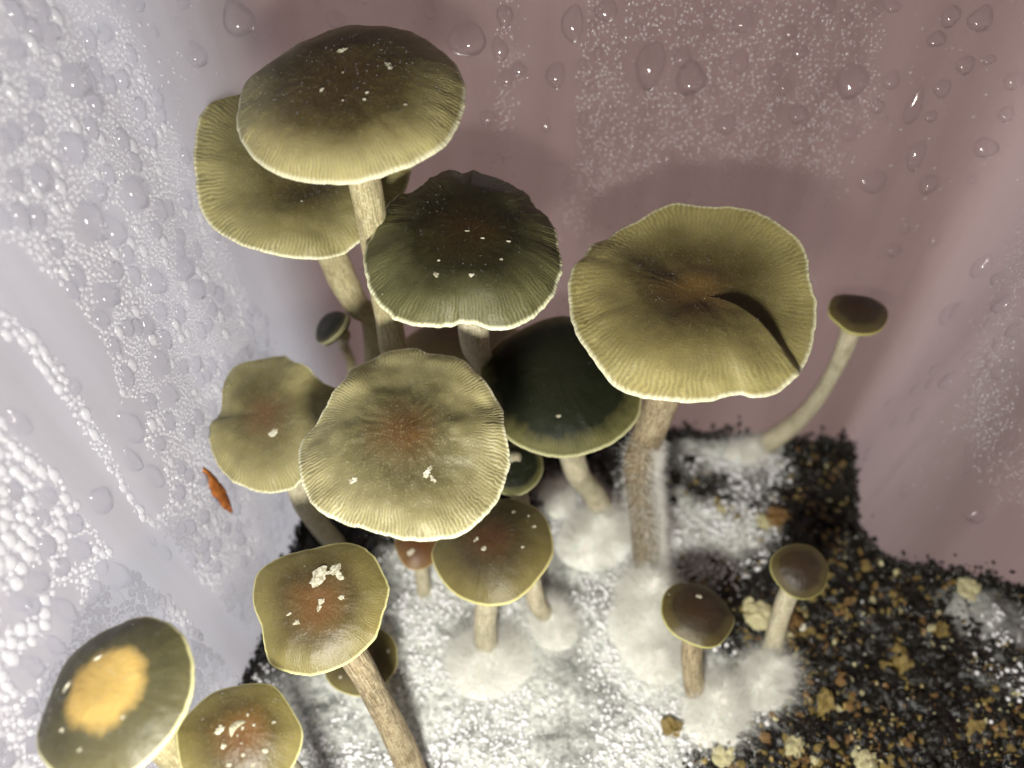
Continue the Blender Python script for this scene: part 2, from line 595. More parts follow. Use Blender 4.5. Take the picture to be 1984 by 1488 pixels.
def fit_normal(rays, C, hint, wt):
    best = None
    for th in np.linspace(0, 70, 29):
        for az in np.arange(0, 360, 12):
            a, b = math.radians(th), math.radians(az)
            n = np.array([math.sin(a) * math.cos(b), math.sin(a) * math.sin(b), math.cos(a)])
            if n @ nrm(CAM - C) < 0.25:
                continue
            t = ((C - CAM) @ n) / (rays @ n)
            Q = CAM + rays * t[:, None] - C
            r = np.linalg.norm(Q - Q.mean(0), axis=1)
            cost = r.std() / r.mean() + wt * (1 - n @ hint)
            if best is None or cost < best[0]:
                best = (cost, n)
    return best[1]

def strands(roots, dirs, lens, width):
    n = len(roots)
    d = nrm(dirs)
    side = nrm(np.cross(d, RNG.normal(size=(n, 3))))
    bend = RNG.normal(size=(n, 3)) * 0.35
    p1 = roots + d * (lens * 0.5)[:, None]
    p2 = roots + (d + bend * 0.9) * lens[:, None]
    p1 = p1 + bend * (lens * 0.12)[:, None]
    wd = (np.broadcast_to(width, (n,)) * (0.6 + 0.8 * RNG.random(n)))[:, None]
    V = np.stack([roots - side * wd, roots + side * wd, p1 - side * wd * 0.7, p1 + side * wd * 0.7, p2], 1).reshape(-1, 3)
    b = (np.arange(n) * 5)[:, None]
    Q = b + np.array([[0, 1, 3, 2]])
    T = b + np.array([[2, 3, 4]])
    return V, Q, T
def puff(parent, origin, blobs, n=6000, ln=0.35):
    """cottony mycelium: a soft mound on the soil with a deep nap of fine threads; blobs = (centre, radii)"""
    cs = np.array([c for c, _ in blobs], float)
    rs = np.array([r for _, r in blobs], float)
    x0, y0 = (cs[:, :2] - rs[:, :2] * 1.9).min(0)
    x1, y1 = (cs[:, :2] + rs[:, :2] * 1.9).max(0)
    def height(x, y):
        z = np.full(x.shape, -0.3)
        acc = 0
        for c, r in zip(cs, rs):
            g = np.exp(-(((x - c[0]) / (r[0] * 0.80)) ** 2 + ((y - c[1]) / (r[1] * 0.80)) ** 2))
            acc = acc + np.exp(4 * g * (c[2] + r[2])) - 1
        z = np.log(1 + acc) / 4
        return z * (1 + 0.07 * fbm(np.stack([x * 1.6, y * 1.6, 0 * x], -1), 3, 15)) - 0.12
    gxx, gyy = np.linspace(x0, x1, 64), np.linspace(y0, y1, 64)
    Xp, Yp = np.meshgrid(gxx, gyy, indexing='ij')
    Zp = height(Xp, Yp) + sub_h(Xp, Yp)
    V = np.stack([Xp, Yp, Zp], -1).reshape(-1, 3)
    F = grid_faces(64, 64, False)[:, ::-1]
    core = mesh_np('mycelium_fuzz', V, F, M_CORE, parent, origin)
    m = int(n * 4.2)
    xr, yr = RNG.uniform(x0, x1, m * 3), RNG.uniform(y0, y1, m * 3)
    hz = height(xr, yr)
    e = 0.02
    gx_ = (height(xr + e, yr) - hz) / e
    gy_ = (height(xr, yr + e) - hz) / e
    ok = RNG.random(m * 3) < np.clip((hz + 0.12) * 2.2, 0, 1) * np.sqrt(1 + gx_ ** 2 + gy_ ** 2) / 1.8
    xr, yr, hz, gx_, gy_ = xr[ok][:m], yr[ok][:m], hz[ok][:m], gx_[ok][:m], gy_[ok][:m]
    k = len(xr)
    d = np.stack([-gx_, -gy_, np.ones(k)], -1)
    d = nrm(d) + RNG.normal(size=(k, 3)) * 0.6
    P = np.stack([xr, yr, hz + sub_h(xr, yr) - 0.02], -1)
    L = 0.08 + 0.46 * RNG.random(k) ** 2.4
    V, Q, Tt = strands(P, d, L, 0.0026)
    h = mesh_np('fuzz_threads', V, [Q, Tt], M_FUZZ, core, origin)
    h['kind'] = 'stuff'
    return core

def tube(path, radii, seg=28, n=64, rough=0.03, seed=0):
    P = catmull(path, n, False)
    R = np.interp(np.linspace(0, 1, len(P)), np.linspace(0, 1, len(radii)), radii)
    Tn = nrm(np.gradient(P, axis=0))
    ref = np.array([1.0, 0.2, 0])
    V, UV = [], []
    an = np.linspace(0, 2 * PI, seg, endpoint=False)
    for p, t, r in zip(P, Tn, R):
        x = nrm(ref - t * (ref @ t))
        y = np.cross(t, x)
        ref = x
        V.append((p, x, y, r))
    L = np.concatenate([[0], np.cumsum(np.linalg.norm(np.diff(P, axis=0), axis=1))])
    VV = []
    for q, (p, x, y, r) in enumerate(V):
        k = 1 + rough * (1.6 * vnoise(np.stack([np.cos(an) * 3 + seed, np.sin(an) * 3, 0 * an + L[q] * 0.8], -1), 3) + 1.0 * vnoise(np.stack([np.cos(an) * 6, np.sin(an) * 6 + seed, 0 * an + L[q] * 1.8], -1), 8))
        VV.append(p + (np.cos(an)[:, None] * x + np.sin(an)[:, None] * y) * (r * k)[:, None])
    V = np.vstack(VV)
    F = grid_faces(len(P), seg)
    i, j = np.meshgrid(np.arange(len(P) - 1), np.arange(seg), indexing='ij')
    u0, u1 = j / seg, (j + 1) / seg
    v0, v1 = L[i], L[i + 1]
    uv = np.stack([np.stack([u0, v0], -1), np.stack([u1, v0], -1), np.stack([u1, v1], -1), np.stack([u0, v1], -1)], 2).reshape(-1, 2)
    return V, F, uv, P, R

M_GILL = mat_simple('gills', (0.42, 0.36, 0.18), (0.55, 0.49, 0.28), 500, 0.6, 0.3, sss=0.2)
M_FLECK = mat_simple('veil_fleck', (0.24, 0.22, 0.14), (0.52, 0.50, 0.41), 1500, 0.7, 0.6)
STEM_TAN = mat_stem('stem_tan', (0.27, 0.23, 0.12), (0.44, 0.39, 0.22), (0.60, 0.56, 0.39))
STEM_GREY = mat_stem('stem_grey', (0.34, 0.31, 0.20), (0.52, 0.47, 0.34), (0.70, 0.67, 0.54))
STEM_BROWN = mat_stem('stem_brown', (0.17, 0.125, 0.07), (0.42, 0.35, 0.22), (0.58, 0.52, 0.37))

STEM_OLD = mat_stem('stem_old', (0.17, 0.125, 0.07), (0.40, 0.33, 0.21), (0.56, 0.50, 0.36), dark=(4.4, 6.4))
CAPBVH = {}
def mushroom(label, outline, t, stem, radii, mat, stem_mat, H=0.35, p=2.6, hint=(0, -0.25, 1), wt=0.25, normal=None, off=(0, 0), dip=0.0, wave=0.02,
             lobes=None, fold=None, thick=0.10, seg=300, rings=40, group=None, flecks=(), crinkle=0.008, ragged=70, fuzz=(), fuzz_n=6000, halo=None, seed=1, curl=0.0, wrinkle=0.0014, glint=900):
    px = catmull(outline, 320)
    cu, cv = px.mean(0)
    C = at_t(cu, cv, t)
    rays = np.array([ray(a, b) for a, b in px])
    n = nrm(normal) if normal is not None else fit_normal(rays, C, nrm(hint), wt)
    tt = ((C - CAM) @ n) / (rays @ n)
    Q = CAM + rays * tt[:, None] - C
    e1 = nrm(np.cross([0, 1, 0], n))
    e2 = np.cross(n, e1)
    qx, qy = Q @ e1, Q @ e2
    mx, my = qx.mean(), qy.mean()
    C = C + e1 * mx + e2 * my
    qx, qy = qx - mx, qy - my
    ph = np.arctan2(qy, qx)
    o = np.argsort(ph)
    ph, rr = ph[o], np.hypot(qx, qy)[o]
    phi = np.linspace(-PI, PI, seg, endpoint=False)
    R = np.interp(phi, ph, rr, period=2 * PI)
    cs = np.stack([np.cos(phi), np.sin(phi), 0 * phi + seed * 3.7], -1)
    R = R * (1 + crinkle * (vnoise(cs * np.array([ragged / 6.28, ragged / 6.28, 1]), seed) + 0.6 * vnoise(cs * np.array([ragged / 2.6, ragged / 2.6, 1]), seed + 5)))
    Rm = R.mean()
    rho = np.concatenate([np.linspace(0, 0.9, rings - 6, endpoint=False), np.linspace(0.9, 1, 7)])
    RHO, PHI = np.meshgrid(rho, phi, indexing='ij')
    RR = np.broadcast_to(R, RHO.shape)
    ex, ey = RHO * RR * np.cos(PHI), RHO * RR * np.sin(PHI)
    ex = ex + off[0] * Rm * (1 - RHO) ** 1.0
    ey = ey + off[1] * Rm * (1 - RHO) ** 1.0
    h = H * Rm * (1 - RHO ** p) - dip * Rm * np.exp(-(RHO / 0.30) ** 2) + curl * Rm * RHO ** 3
    P3 = np.stack([ex * 1.1 + seed * 9, ey * 1.1, 0 * ex], -1)
    h = h + wave * Rm * 2 * fbm(P3, 3, seed + 20) * (0.3 + RHO)
    h = h + 0.012 * fbm(P3 * 5, 3, seed + 40)
    if lobes:
        for (an, am, wd) in lobes:        # angle, amplitude, angular width of a raised or sunken radial lobe
            d = (PHI - an + PI) % (2 * PI) - PI
            h = h + am * Rm * np.exp(-(d / wd) ** 2) * RHO ** 1.3
    if fold:
        an, am, wd = fold                 # one side stays domed, the other sinks into a dish that starts abruptly under the domed lobe
        d = (PHI - (an - 0.38 * RHO) + PI) % (2 * PI) - PI
        dd = np.where(d < -0.6, d + 2 * PI, d)
        wr = smooth(0.0, 0.09, dd) * (1 - smooth(2.7, 3.6, dd)) * smooth(0.0, 0.35, RHO)
        dish = (H - dip) * Rm * (1 - 0.45 * smooth(0.05, 0.7, RHO)) + Rm * RHO ** 2.2 * (-0.05 + 0.15 * smooth(0.0, 1.6, dd))
        lobe = h + am * Rm * np.exp(-(np.minimum(np.abs(d), 9) / wd) ** 2) * smooth(0.1, 0.6, RHO)
        h = lobe * (1 - wr) + wr * dish
    if wrinkle:
        h = h + wrinkle * Rm * np.sin(PHI * 19 + 11 * fbm(P3 * 1.6, 3, seed + 60)) * np.exp(-((RHO - 0.42) / 0.20) ** 2)
    def surf(ex, ey, h):
        return C + ex[..., None] * e1 + ey[..., None] * e2 + h[..., None] * n
    topV = surf(ex, ey, h).reshape(-1, 3)
    # rounded lip, then the underside up to the stem
    rows = [topV]
    for (sc, dz) in ((1.006, -0.25), (1.004, -0.6), (0.99, -0.9)):
        rows.append(surf(ex[-1] * sc, ey[-1] * sc, h[-1] + dz * thick * 0.5))
    lows = (0.9, 0.7, 0.45, 0.2, 0.0)
    for q in lows:
        hi = np.array([np.interp(q, rho, h[:, k]) for k in range(seg)])
        rows.append(surf(R * q * np.cos(phi) + off[0] * Rm * (1 - q), R * q * np.sin(phi) + off[1] * Rm * (1 - q), hi - thick * (0.6 + 1.2 * (1 - q))))
    V = np.vstack(rows)
    nr = len(rho) + 3 + len(lows)
    F = grid_faces(nr, seg)
    vr = np.concatenate([rho, [1, 1, 1], [1, 1, 1, 1, 1]])
    i, j = np.meshgrid(np.arange(nr - 1), np.arange(seg), indexing='ij')
    uv = np.stack([np.stack([j / seg, vr[i]], -1), np.stack([(j + 1) / seg, vr[i]], -1), np.stack([(j + 1) / seg, vr[i + 1]], -1), np.stack([j / seg, vr[i + 1]], -1)], 2).reshape(-1, 2)
    base = np.array(stem[-1], float)
    root = empty('mushroom', base, label, 'mushroom', group)
    cap = mesh_np('cap', V, F, mat, root, base, uv=uv)
    # gills: thin radial ridges under the cap
    gs = []
    for q in (0.97, 0.8, 0.55, 0.25):
        hi = np.array([np.interp(q, rho, h[:, k]) for k in range(seg)])
        rid = np.where(np.arange(seg) % 4 < 2, 0.0, 0.05 * Rm)
        gs.append(surf(R * q * np.cos(phi) + off[0] * Rm * (1 - q), R * q * np.sin(phi) + off[1] * Rm * (1 - q), hi - thick * (0.62 + 1.3 * (1 - q)) - 0.01 - rid * (1 - (q > 0.9))))
    mesh_np('gills', np.vstack(gs), grid_faces(4, seg)[:, ::-1], M_GILL, root, base, flat=True)
    # stem
    c0 = C + (off[0] * e1 + off[1] * e2) * Rm
    h0 = float(h[0].mean())
    path = [c0 + n * (h0 - thick * 1.2), c0 + n * (h0 - thick * 1.2 - 0.45 * Rm * 0.8)] + [np.array(q, float) for q in stem]
    path[-1] = path[-1] - np.array([0, 0, 0.35])
    sv, sf, suv, sp, sr = tube(path, radii, seed=seed)
    mesh_np('stem', sv, sf, stem_mat, root, base, uv=suv)
    # tiny pale beads added to stand for the sparkle of the cap skin
    top3 = topV.reshape(len(rho), seg, 3)
    nd = int(glint * (Rm / 2.0) ** 2)
    rq = np.sqrt(RNG.random(nd)) * 0.99
    ii = np.clip(np.searchsorted(rho, rq) - 1, 0, len(rho) - 2)
    jj = RNG.integers(0, seg, nd)
    f1 = ((rq - rho[ii]) / (rho[ii + 1] - rho[ii]))[:, None]
    dp = top3[ii, jj] * (1 - f1) + top3[ii + 1, jj] * f1
    dr = 0.0035 + 0.0065 * RNG.random(nd) ** 3
    dv_, df_ = scatter(ICO[0][0], ICO[0][1], dp + n * (dr * 0.4)[:, None], rand_rot(nd), np.stack([dr, dr, dr], -1))
    dob = mesh_np('glint', dv_, df_, M_GLINT, cap, base)
    dob['kind'] = 'stuff'
    # flecks of torn veil lying on the cap
    if flecks:
        top = topV.reshape(len(rho), seg, 3)
        bv = BVHTree.FromPolygons([tuple(a) for a in topV], [tuple(a) for a in grid_faces(len(rho), seg)])
        for (fu, fv, fr, el, an) in flecks:
            r = ray(fu, fv)
            hit = bv.ray_cast(Vector(CAM), Vector(r / np.linalg.norm(r)))
            if hit[0] is None:
                continue
            hp = np.array(hit[0])
            d = np.linalg.norm(hp - CAM) / np.linalg.norm(r)
            fn = np.array(hit[1])
            fn = fn if fn @ n > 0 else -fn
            fx = nrm(RT - fn * (RT @ fn))
            fy = np.cross(fn, fx)
            m = 15
            vs = []
            for layer, (sc, zz) in enumerate(((1.0, 0.003), (0.72, 0.010), (0.35, 0.014))):
                for k in range(m):
                    a = 2 * PI * k / m
                    rad = 0.56 * fr * d * sc * (0.55 + 0.75 * random.random())
                    x0, y0 = rad * math.cos(a) * el, rad * math.sin(a)
                    x1, y1 = x0 * math.cos(an) - y0 * math.sin(an), x0 * math.sin(an) + y0 * math.cos(an)
                    vs.append(hp + fx * x1 + fy * y1 + fn * (zz + (0.012 if layer else 0.004) * random.random()))
            vs.append(hp + fn * 0.016)
            ff = grid_faces(3, m)
            ft = np.array([(2 * m + k, 2 * m + (k + 1) % m, 3 * m) for k in range(m)])
            mesh_np('veil_fleck', np.array(vs), [ff, ft], M_FLECK, cap, base, flat=True)
    if fuzz:
        puff(root, base, fuzz, fuzz_n)
    if halo:      # pale down along one stretch of the stem: (from, to, length, count, bias direction)
        f0, f1, hl, cnt, bias = halo
        q = RNG.random(cnt) ** 0.6 * (f1 - f0) + f0
        idx = np.clip((q * (len(sp) - 1)).astype(int), 0, len(sp) - 2)
        frac = (q * (len(sp) - 1) - idx)[:, None]
        pp = sp[idx] * (1 - frac) + sp[idx + 1] * frac
        tn = nrm(sp[idx + 1] - sp[idx])
        d = RNG.normal(size=(cnt, 3)) + np.array(bias)
        d = nrm(d - tn * np.sum(d * tn, 1)[:, None])
        V2, Q2, T2 = strands(pp + d * (sr[idx] * 0.97)[:, None], d + RNG.normal(size=(cnt, 3)) * 0.35, hl * (0.3 + RNG.random(cnt) ** 1.5 * 0.9), 0.0026)
        hh = mesh_np('stem_down', V2, [Q2, T2], M_FUZZ, root, base)
        hh['kind'] = 'stuff'
    print('mushroom', label[:30], 'C', np.round(C, 2), 'n', np.round(n, 2), 'R', round(Rm, 2))
    return root

OL = dict(center=(0.16, 0.095, 0.03), mid=(0.19, 0.15, 0.04), rim=(0.34, 0.305, 0.15), edge=(0.58, 0.56, 0.39))
def capm(name, **kw):
    d = dict(OL)
    d.update(kw)
    return mat_cap(name, **d)
C_TOP = capm('cap_olive_brown', center=(0.085, 0.054, 0.022), mid=(0.112, 0.085, 0.032), rim=(0.32, 0.285, 0.13), c1=0.3, c2=0.55, stria=0.45)
C_BACK = capm('cap_olive_fluted', center=(0.075, 0.056, 0.020), mid=(0.125, 0.106, 0.042), rim=(0.30, 0.272, 0.12), stria=0.7, nstria=130)
C_BIG = capm('cap_olive_orange_eye', center=(0.115, 0.062, 0.020), mid=(0.125, 0.109, 0.047), rim=(0.30, 0.272, 0.135), stria=0.65, nstria=170, speck=0.35)
C_RIGHT = capm('cap_olive_folded', center=(0.12, 0.070, 0.020), mid=(0.115, 0.090, 0.031), rim=(0.27, 0.237, 0.095), stria=0.5, nstria=130)
C_LEFT = capm('cap_olive_small_eye', center=(0.115, 0.065, 0.025), mid=(0.13, 0.109, 0.043), rim=(0.29, 0.262, 0.12), stria=0.5, nstria=120)
C_DARK_SHADE = capm('cap_dark_shade', center=(0.036, 0.022, 0.009), mid=(0.024, 0.023, 0.010), rim=(0.11, 0.106, 0.045), edge=(0.62, 0.62, 0.42), c1=0.3, c2=0.5, stria=0.5, speck=0.12, spec=0.2)  # dark olive skin with the shade on this cap put into the colour
C_INK_SHADE = capm('cap_ink_shade', center=(0.016, 0.018, 0.010), mid=(0.013, 0.016, 0.008), rim=(0.22, 0.205, 0.075), edge=(0.40, 0.39, 0.22), c1=0.3, c2=0.5, stria=0.4, speck=0.03, hard=True, spec=0.08)  # near-black skin colour that also carries the shade on the wedged cap
C_BROWN = capm('cap_brown_button', center=(0.075, 0.034, 0.015), mid=(0.066, 0.050, 0.020), rim=(0.13, 0.108, 0.036), edge=(0.50, 0.46, 0.20), c1=0.25, c2=0.5, stria=0.1, speck=0.25)
C_SMALL = capm('cap_chestnut_button', center=(0.045, 0.024, 0.012), mid=(0.048, 0.033, 0.015), rim=(0.085, 0.066, 0.022), edge=(0.38, 0.36, 0.13), c1=0.4, c2=0.7, stria=0.0, speck=0.15)
C_RUST = capm('cap_rusty_eye', center=(0.125, 0.058, 0.015), mid=(0.085, 0.063, 0.021), rim=(0.16, 0.135, 0.045), edge=(0.56, 0.53, 0.26), c1=0.3, c2=0.55, stria=0.2, speck=0.35)
C_YELLOW = capm('cap_yellow_patch', center=(0.46, 0.315, 0.095), mid=(0.060, 0.054, 0.024), rim=(0.10, 0.09, 0.04), edge=(0.52, 0.50, 0.26), c1=0.42, c2=0.57, stria=0.0, hard=True, dim=0.9)
C_ORANGE = capm('cap_orange_button', center=(0.15, 0.060, 0.02), mid=(0.14, 0.062, 0.022), rim=(0.15, 0.085, 0.03), edge=(0.36, 0.26, 0.10), stria=0.0)

Z = at_z
# 1 tall mushroom with the broad brown-olive cap
mushroom('tall mushroom with broad olive-brown oval cap on a long straight stem', [(461,208),(457,232),(468,272),(498,312),(538,336),(585,347),(636,352),(679,352),(720,344),(770,329),(820,309),(861,279),(891,232),(901,181),(894,148),(874,117),(830,80),(783,60),(720,52),(662,53),(605,72),(552,100),(505,137),(474,164)],
         0.0084, [Z(716,400,9.6), Z(742,560,7.64), Z(765,690,5.7), (-2.6,11.8,0)], [0.27,0.34,0.30,0.27,0.27,0.30,0.34], C_TOP, STEM_TAN, H=0.26, p=3.2, wave=0.015, seed=1,
         flecks=[(664,97,9,2.6,0.3),(752,125,10,1.6,2.2),(757,132,8,1.2,0.4),(624,174,7,1.3,0.9),(665,141,4,1,0),(706,193,5,1.3,0.5),(712,180,4,1.8,0.3),(664,195,3,1.3,0.5),(785,203,4,1.6,0.5)])
# 2 fluted cap behind it
mushroom('mushroom with fluted yellow-olive cap tucked behind the tall oval-capped one', [(461,190),(431,201),(404,238),(389,285),(384,332),(387,393),(404,430),(444,460),(491,480),(552,492),(605,495),(652,485),(686,467),(710,450),(750,412),(782,375),(797,325),(780,275),(715,225),(620,192),(535,182)],
         0.0100, [Z(655,520,6.9), Z(690,590,6.0), Z(725,650,4.9), (-4.0,12.8,0)], [0.25,0.33,0.33,0.30,0.26,0.25,0.30], C_BACK, STEM_TAN, H=0.10, p=4, dip=0.10, lobes=[(2.7,0.20,0.7),(-1.0,-0.10,0.6),(0.6,0.12,0.5)], wave=0.03, seed=2, off=(0.15,-0.05),
         flecks=[(585,390,4,1.2,0)])
# 3 dark cap in the middle
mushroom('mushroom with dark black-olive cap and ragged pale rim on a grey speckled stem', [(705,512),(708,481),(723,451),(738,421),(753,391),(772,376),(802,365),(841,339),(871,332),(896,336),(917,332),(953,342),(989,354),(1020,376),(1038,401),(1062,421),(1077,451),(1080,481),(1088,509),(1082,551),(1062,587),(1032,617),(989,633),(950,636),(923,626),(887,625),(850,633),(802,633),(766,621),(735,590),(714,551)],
         0.0092, [Z(920,660,6.6), Z(932,720,4.6), (-0.8,12.0,0)], [0.26,0.33,0.32,0.28,0.30,0.33], C_DARK_SHADE, STEM_GREY, H=0.28, p=3.0, wave=0.03, crinkle=0.014, ragged=80, seed=3, glint=450, off=(0.05,-0.02),
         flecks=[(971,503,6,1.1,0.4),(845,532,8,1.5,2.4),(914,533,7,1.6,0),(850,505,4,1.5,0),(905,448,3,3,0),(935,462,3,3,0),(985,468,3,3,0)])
# 4 folded cap on the right
mushroom('mushroom with folded golden-olive cap overlapping itself beside its crease', [(1111,524),(1102,556),(1104,602),(1120,651),(1152,700),(1191,743),(1236,767),(1289,776),(1342,778),(1395,769),(1437,762),(1455,768),(1490,766),(1526,746),(1554,715),(1570,679),(1580,630),(1579,591),(1566,559),(1561,517),(1540,482),(1501,453),(1459,431),(1413,422),(1367,422),(1328,416),(1300,416),(1272,427),(1236,446),(1201,459),(1176,475),(1148,483),(1131,506)],
         0.0092, [Z(1262,830,4.2), Z(1240,900,3.3), Z(1250,1010,1.5), Z(1262,1130,0.0)], [0.40,0.42,0.36,0.36,0.38,0.38,0.36], C_RIGHT, STEM_OLD, H=0.205, p=2.8, dip=0.14, fold=(-0.52,0.0,0.7), wrinkle=0.001, wave=0.02, seed=4, off=(0.02,0.02), lobes=[(2.5,0.06,0.35)],
         fuzz=[(Z(1262,1150,0.25),(0.72,0.72,0.75)),(Z(1255,1215,0.2),(0.85,0.80,0.55)),(Z(1275,1275,0.15),(0.60,0.55,0.45))], fuzz_n=11000, halo=(0.42,0.98,0.26,16000,(1.0,-0.1,0.0)))
# 5 inky cap
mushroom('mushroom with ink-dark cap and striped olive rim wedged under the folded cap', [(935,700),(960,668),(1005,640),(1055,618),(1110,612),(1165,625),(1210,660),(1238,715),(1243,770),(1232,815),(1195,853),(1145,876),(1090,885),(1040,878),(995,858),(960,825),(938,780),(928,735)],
         0.0112, [Z(1115,905,2.6), Z(1150,955,1.2), Z(1180,1000,0)], [0.25,0.33,0.32,0.28,0.30,0.34], C_INK_SHADE, STEM_GREY, H=0.32, p=2.6, wave=0.015, seed=5, glint=180,
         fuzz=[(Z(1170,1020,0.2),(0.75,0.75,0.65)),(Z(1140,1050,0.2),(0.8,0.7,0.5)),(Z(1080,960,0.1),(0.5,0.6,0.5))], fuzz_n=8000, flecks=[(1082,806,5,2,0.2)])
# 6 big central cap
mushroom('mushroom with wavy flat olive cap and orange eye at the centre of the cluster', [(579,883),(581,852),(599,832),(623,806),(648,774),(673,749),(683,725),(701,707),(733,686),(768,675),(803,675),(835,686),(874,691),(909,711),(941,742),(959,767),(973,792),(980,841),(987,880),(980,919),(966,961),(930,1003),(888,1032),(839,1044),(796,1046),(754,1039),(697,1023),(655,1010),(613,986),(588,940)],
         0.0089, [(-2.1,9.4,4.5), (-2.1,10.2,2.0), (-1.9,10.6,0)], [0.27,0.33,0.30,0.30,0.33], C_BIG, STEM_TAN, H=0.12, p=3.5, dip=-0.04, wave=0.05, crinkle=0.012, ragged=60, seed=6, wrinkle=0.003, lobes=[(0.4,-0.06,0.25),(1.4,0.05,0.3),(-0.8,-0.05,0.25),(2.4,0.05,0.4)],
         flecks=[(684,931,12,1.6,0.6),(826,918,13,1.1,1.0),(838,928,9,1.8,2.2),(833,908,7,2.0,1.0)])
# 7 left cap
mushroom('mushroom with lobed yellow-olive cap next to the beaded wall', [(401,823),(406,869),(422,905),(451,933),(493,950),(532,954),(567,945),(590,925),(615,885),(638,840),(655,795),(660,760),(627,742),(599,714),(571,703),(553,689),(521,689),(493,695),(458,703),(436,728),(428,753),(426,778),(415,806)],
         0.0105, [Z(585,965,3.4), Z(605,1000,2.0), (-4.6,10.2,0)], [0.2,0.25,0.25,0.24,0.27], C_LEFT, STEM_GREY, H=0.16, p=3, wave=0.05, crinkle=0.014, ragged=55, seed=7, lobes=[(3.0,-0.12,0.3),(1.0,0.08,0.4)],
         flecks=[(530,838,13,1.2,0.7)])
# 8 brown button in front of centre
mushroom('mushroom with round brown cap and reddish eye beneath the big wavy cap', [(839,1064),(839,1090),(859,1128),(888,1154),(926,1170),(962,1173),(1001,1162),(1039,1128),(1065,1090),(1072,1061),(1064,1019),(1046,990),(1014,972),(981,966),(940,974),(895,997),(860,1027)],
         0.0108, [Z(940,1200,1.6), Z(945,1265,0)], [0.18,0.26,0.25,0.27], C_BROWN, STEM_GREY, H=0.38, p=2.2, wave=0.02, crinkle=0.005, seed=8, seg=240, rings=32,
         fuzz=[(Z(945,1275,0.15),(0.85,0.80,0.55)),(Z(920,1290,0.1),(0.6,0.6,0.45)),(Z(985,1275,0.1),(0.55,0.5,0.4))], fuzz_n=9000,
         flecks=[(938,1063,8,1.2,0.3),(922,1046,7,1.6,0.8),(1012,1060,6,1.2,0.3),(995,992,6,1.4,1),(1035,1020,6,1.8,0.5),(1024,1000,4,1,0)])
# 9 rusty-eyed cap
mushroom('mushroom with rusty-eyed squarish cap bearing a big white torn fleck', [(490,1140),(503,1106),(546,1080),(598,1065),(650,1054),(689,1056),(720,1075),(741,1106),(754,1145),(741,1197),(728,1236),(698,1266),(668,1288),(620,1305),(577,1307),(529,1290),(514,1262),(507,1214),(492,1175)],
         0.0092, [Z(695,1285,3.8), Z(735,1360,2.5), Z(775,1440,1.3), (-1.8,3.9,0)], [0.20,0.26,0.27,0.25,0.26,0.29,0.32], C_RUST, STEM_BROWN, H=0.24, p=2.8, wave=0.035, dip=0.03, seed=9, seg=260, rings=36,
         flecks=[(618,1118,26,1.7,0.75),(650,1104,18,1.5,0.5),(658,1118,12,1.2,2.4),(622,1166,12,1.1,0.4),(618,1178,8,1.6,1.6),(662,1158,9,1.3,0),(575,1206,10,1.2,0.8),(560,1190,5,1.8,0.6),(655,1110,14,1.0,1.0)])
# 10 yellow patch
mushroom('mushroom with olive cap marked by a large yellow patch against the wall', [(360,1240),(373,1292),(368,1348),(347,1400),(312,1448),(260,1495),(190,1520),(118,1505),(80,1465),(72,1435),(78,1396),(100,1340),(126,1283),(173,1240),(230,1210),(277,1195),(321,1205),(342,1220)],
         0.0072, [Z(345,1475,4.6), Z(400,1560,2.0), (-3.9,2.6,0)], [0.22,0.26,0.26,0.25,0.29], C_YELLOW, STEM_TAN, H=0.30, p=2.8, wave=0.02, crinkle=0.005, seed=10, off=(-0.05,0.02),
         flecks=[(190,1275,7,2,0.6),(130,1330,8,2.5,1.0),(120,1415,7,1.3,0.3),(238,1390,6,1.2,0.6),(155,1452,6,1.4,0.3)])
# 11 speckled cap at the lower left
mushroom('mushroom with speckled brown-olive cap beside the yellow-patched one', [(342,1435),(347,1405),(377,1370),(416,1340),(468,1327),(516,1325),(542,1340),(568,1379),(585,1413),(583,1448),(568,1483),(540,1530),(480,1555),(410,1550),(360,1510)],
         0.0080, [Z(575,1520,3.2), (-3.2,2.9,1.5), (-2.9,2.6,0)], [0.2,0.25,0.25,0.25,0.28], C_RUST, STEM_GREY, H=0.34, p=2.4, wave=0.02, crinkle=0.005, seed=11, seg=240, rings=32,
         flecks=[(425,1415,13,1.4,0.6),(470,1410,7,0.7,0),(432,1447,10,1,0),(515,1455,9,1.1,0),(471,1463,7,1,0),(445,1482,9,1,0),(490,1482,7,1,0),(492,1405,5,1,0),(480,1385,6,0.8,0),(530,1400,6,1.4,0.5),(460,1425,4,1,0),(468,1440,4,1,0)])
# 12 little one on the right
mushroom('small brown-capped mushroom on a long curved pale stem by the back wall', [(1605,595),(1613,576),(1632,570),(1659,571),(1686,576),(1709,588),(1721,605),(1717,625),(1702,642),(1672,648),(1645,642),(1622,625),(1608,610)],
         0.0118, [Z(1630,690,4.4), Z(1585,770,2.6), Z(1535,825,1.0), Z(1470,858,0.05)], [0.16,0.24,0.21,0.19,0.21,0.27,0.34], C_SMALL, STEM_GREY, H=0.30, p=2.2, wave=0.0, crinkle=0.003, seed=12, seg=140, rings=24, thick=0.14,
         fuzz=[(Z(1460,862,0.1),(0.55,0.5,0.35)),(Z(1430,880,0.05),(0.45,0.45,0.25))], fuzz_n=4000)
# 13 hidden pale cap
mushroom('mushroom half hidden behind the grey speckled stem, with yellowish cap', [(785,655),(830,634),(890,626),(960,629),(1008,642),(1003,672),(950,702),(890,714),(830,702),(795,682)],
         0.0122, [(-1.2,12.6,2.5), (-1.2,12.5,0)], [0.2,0.25,0.24,0.27], C_LEFT, STEM_TAN, H=0.25, p=2.6, seed=13, seg=160, rings=26)
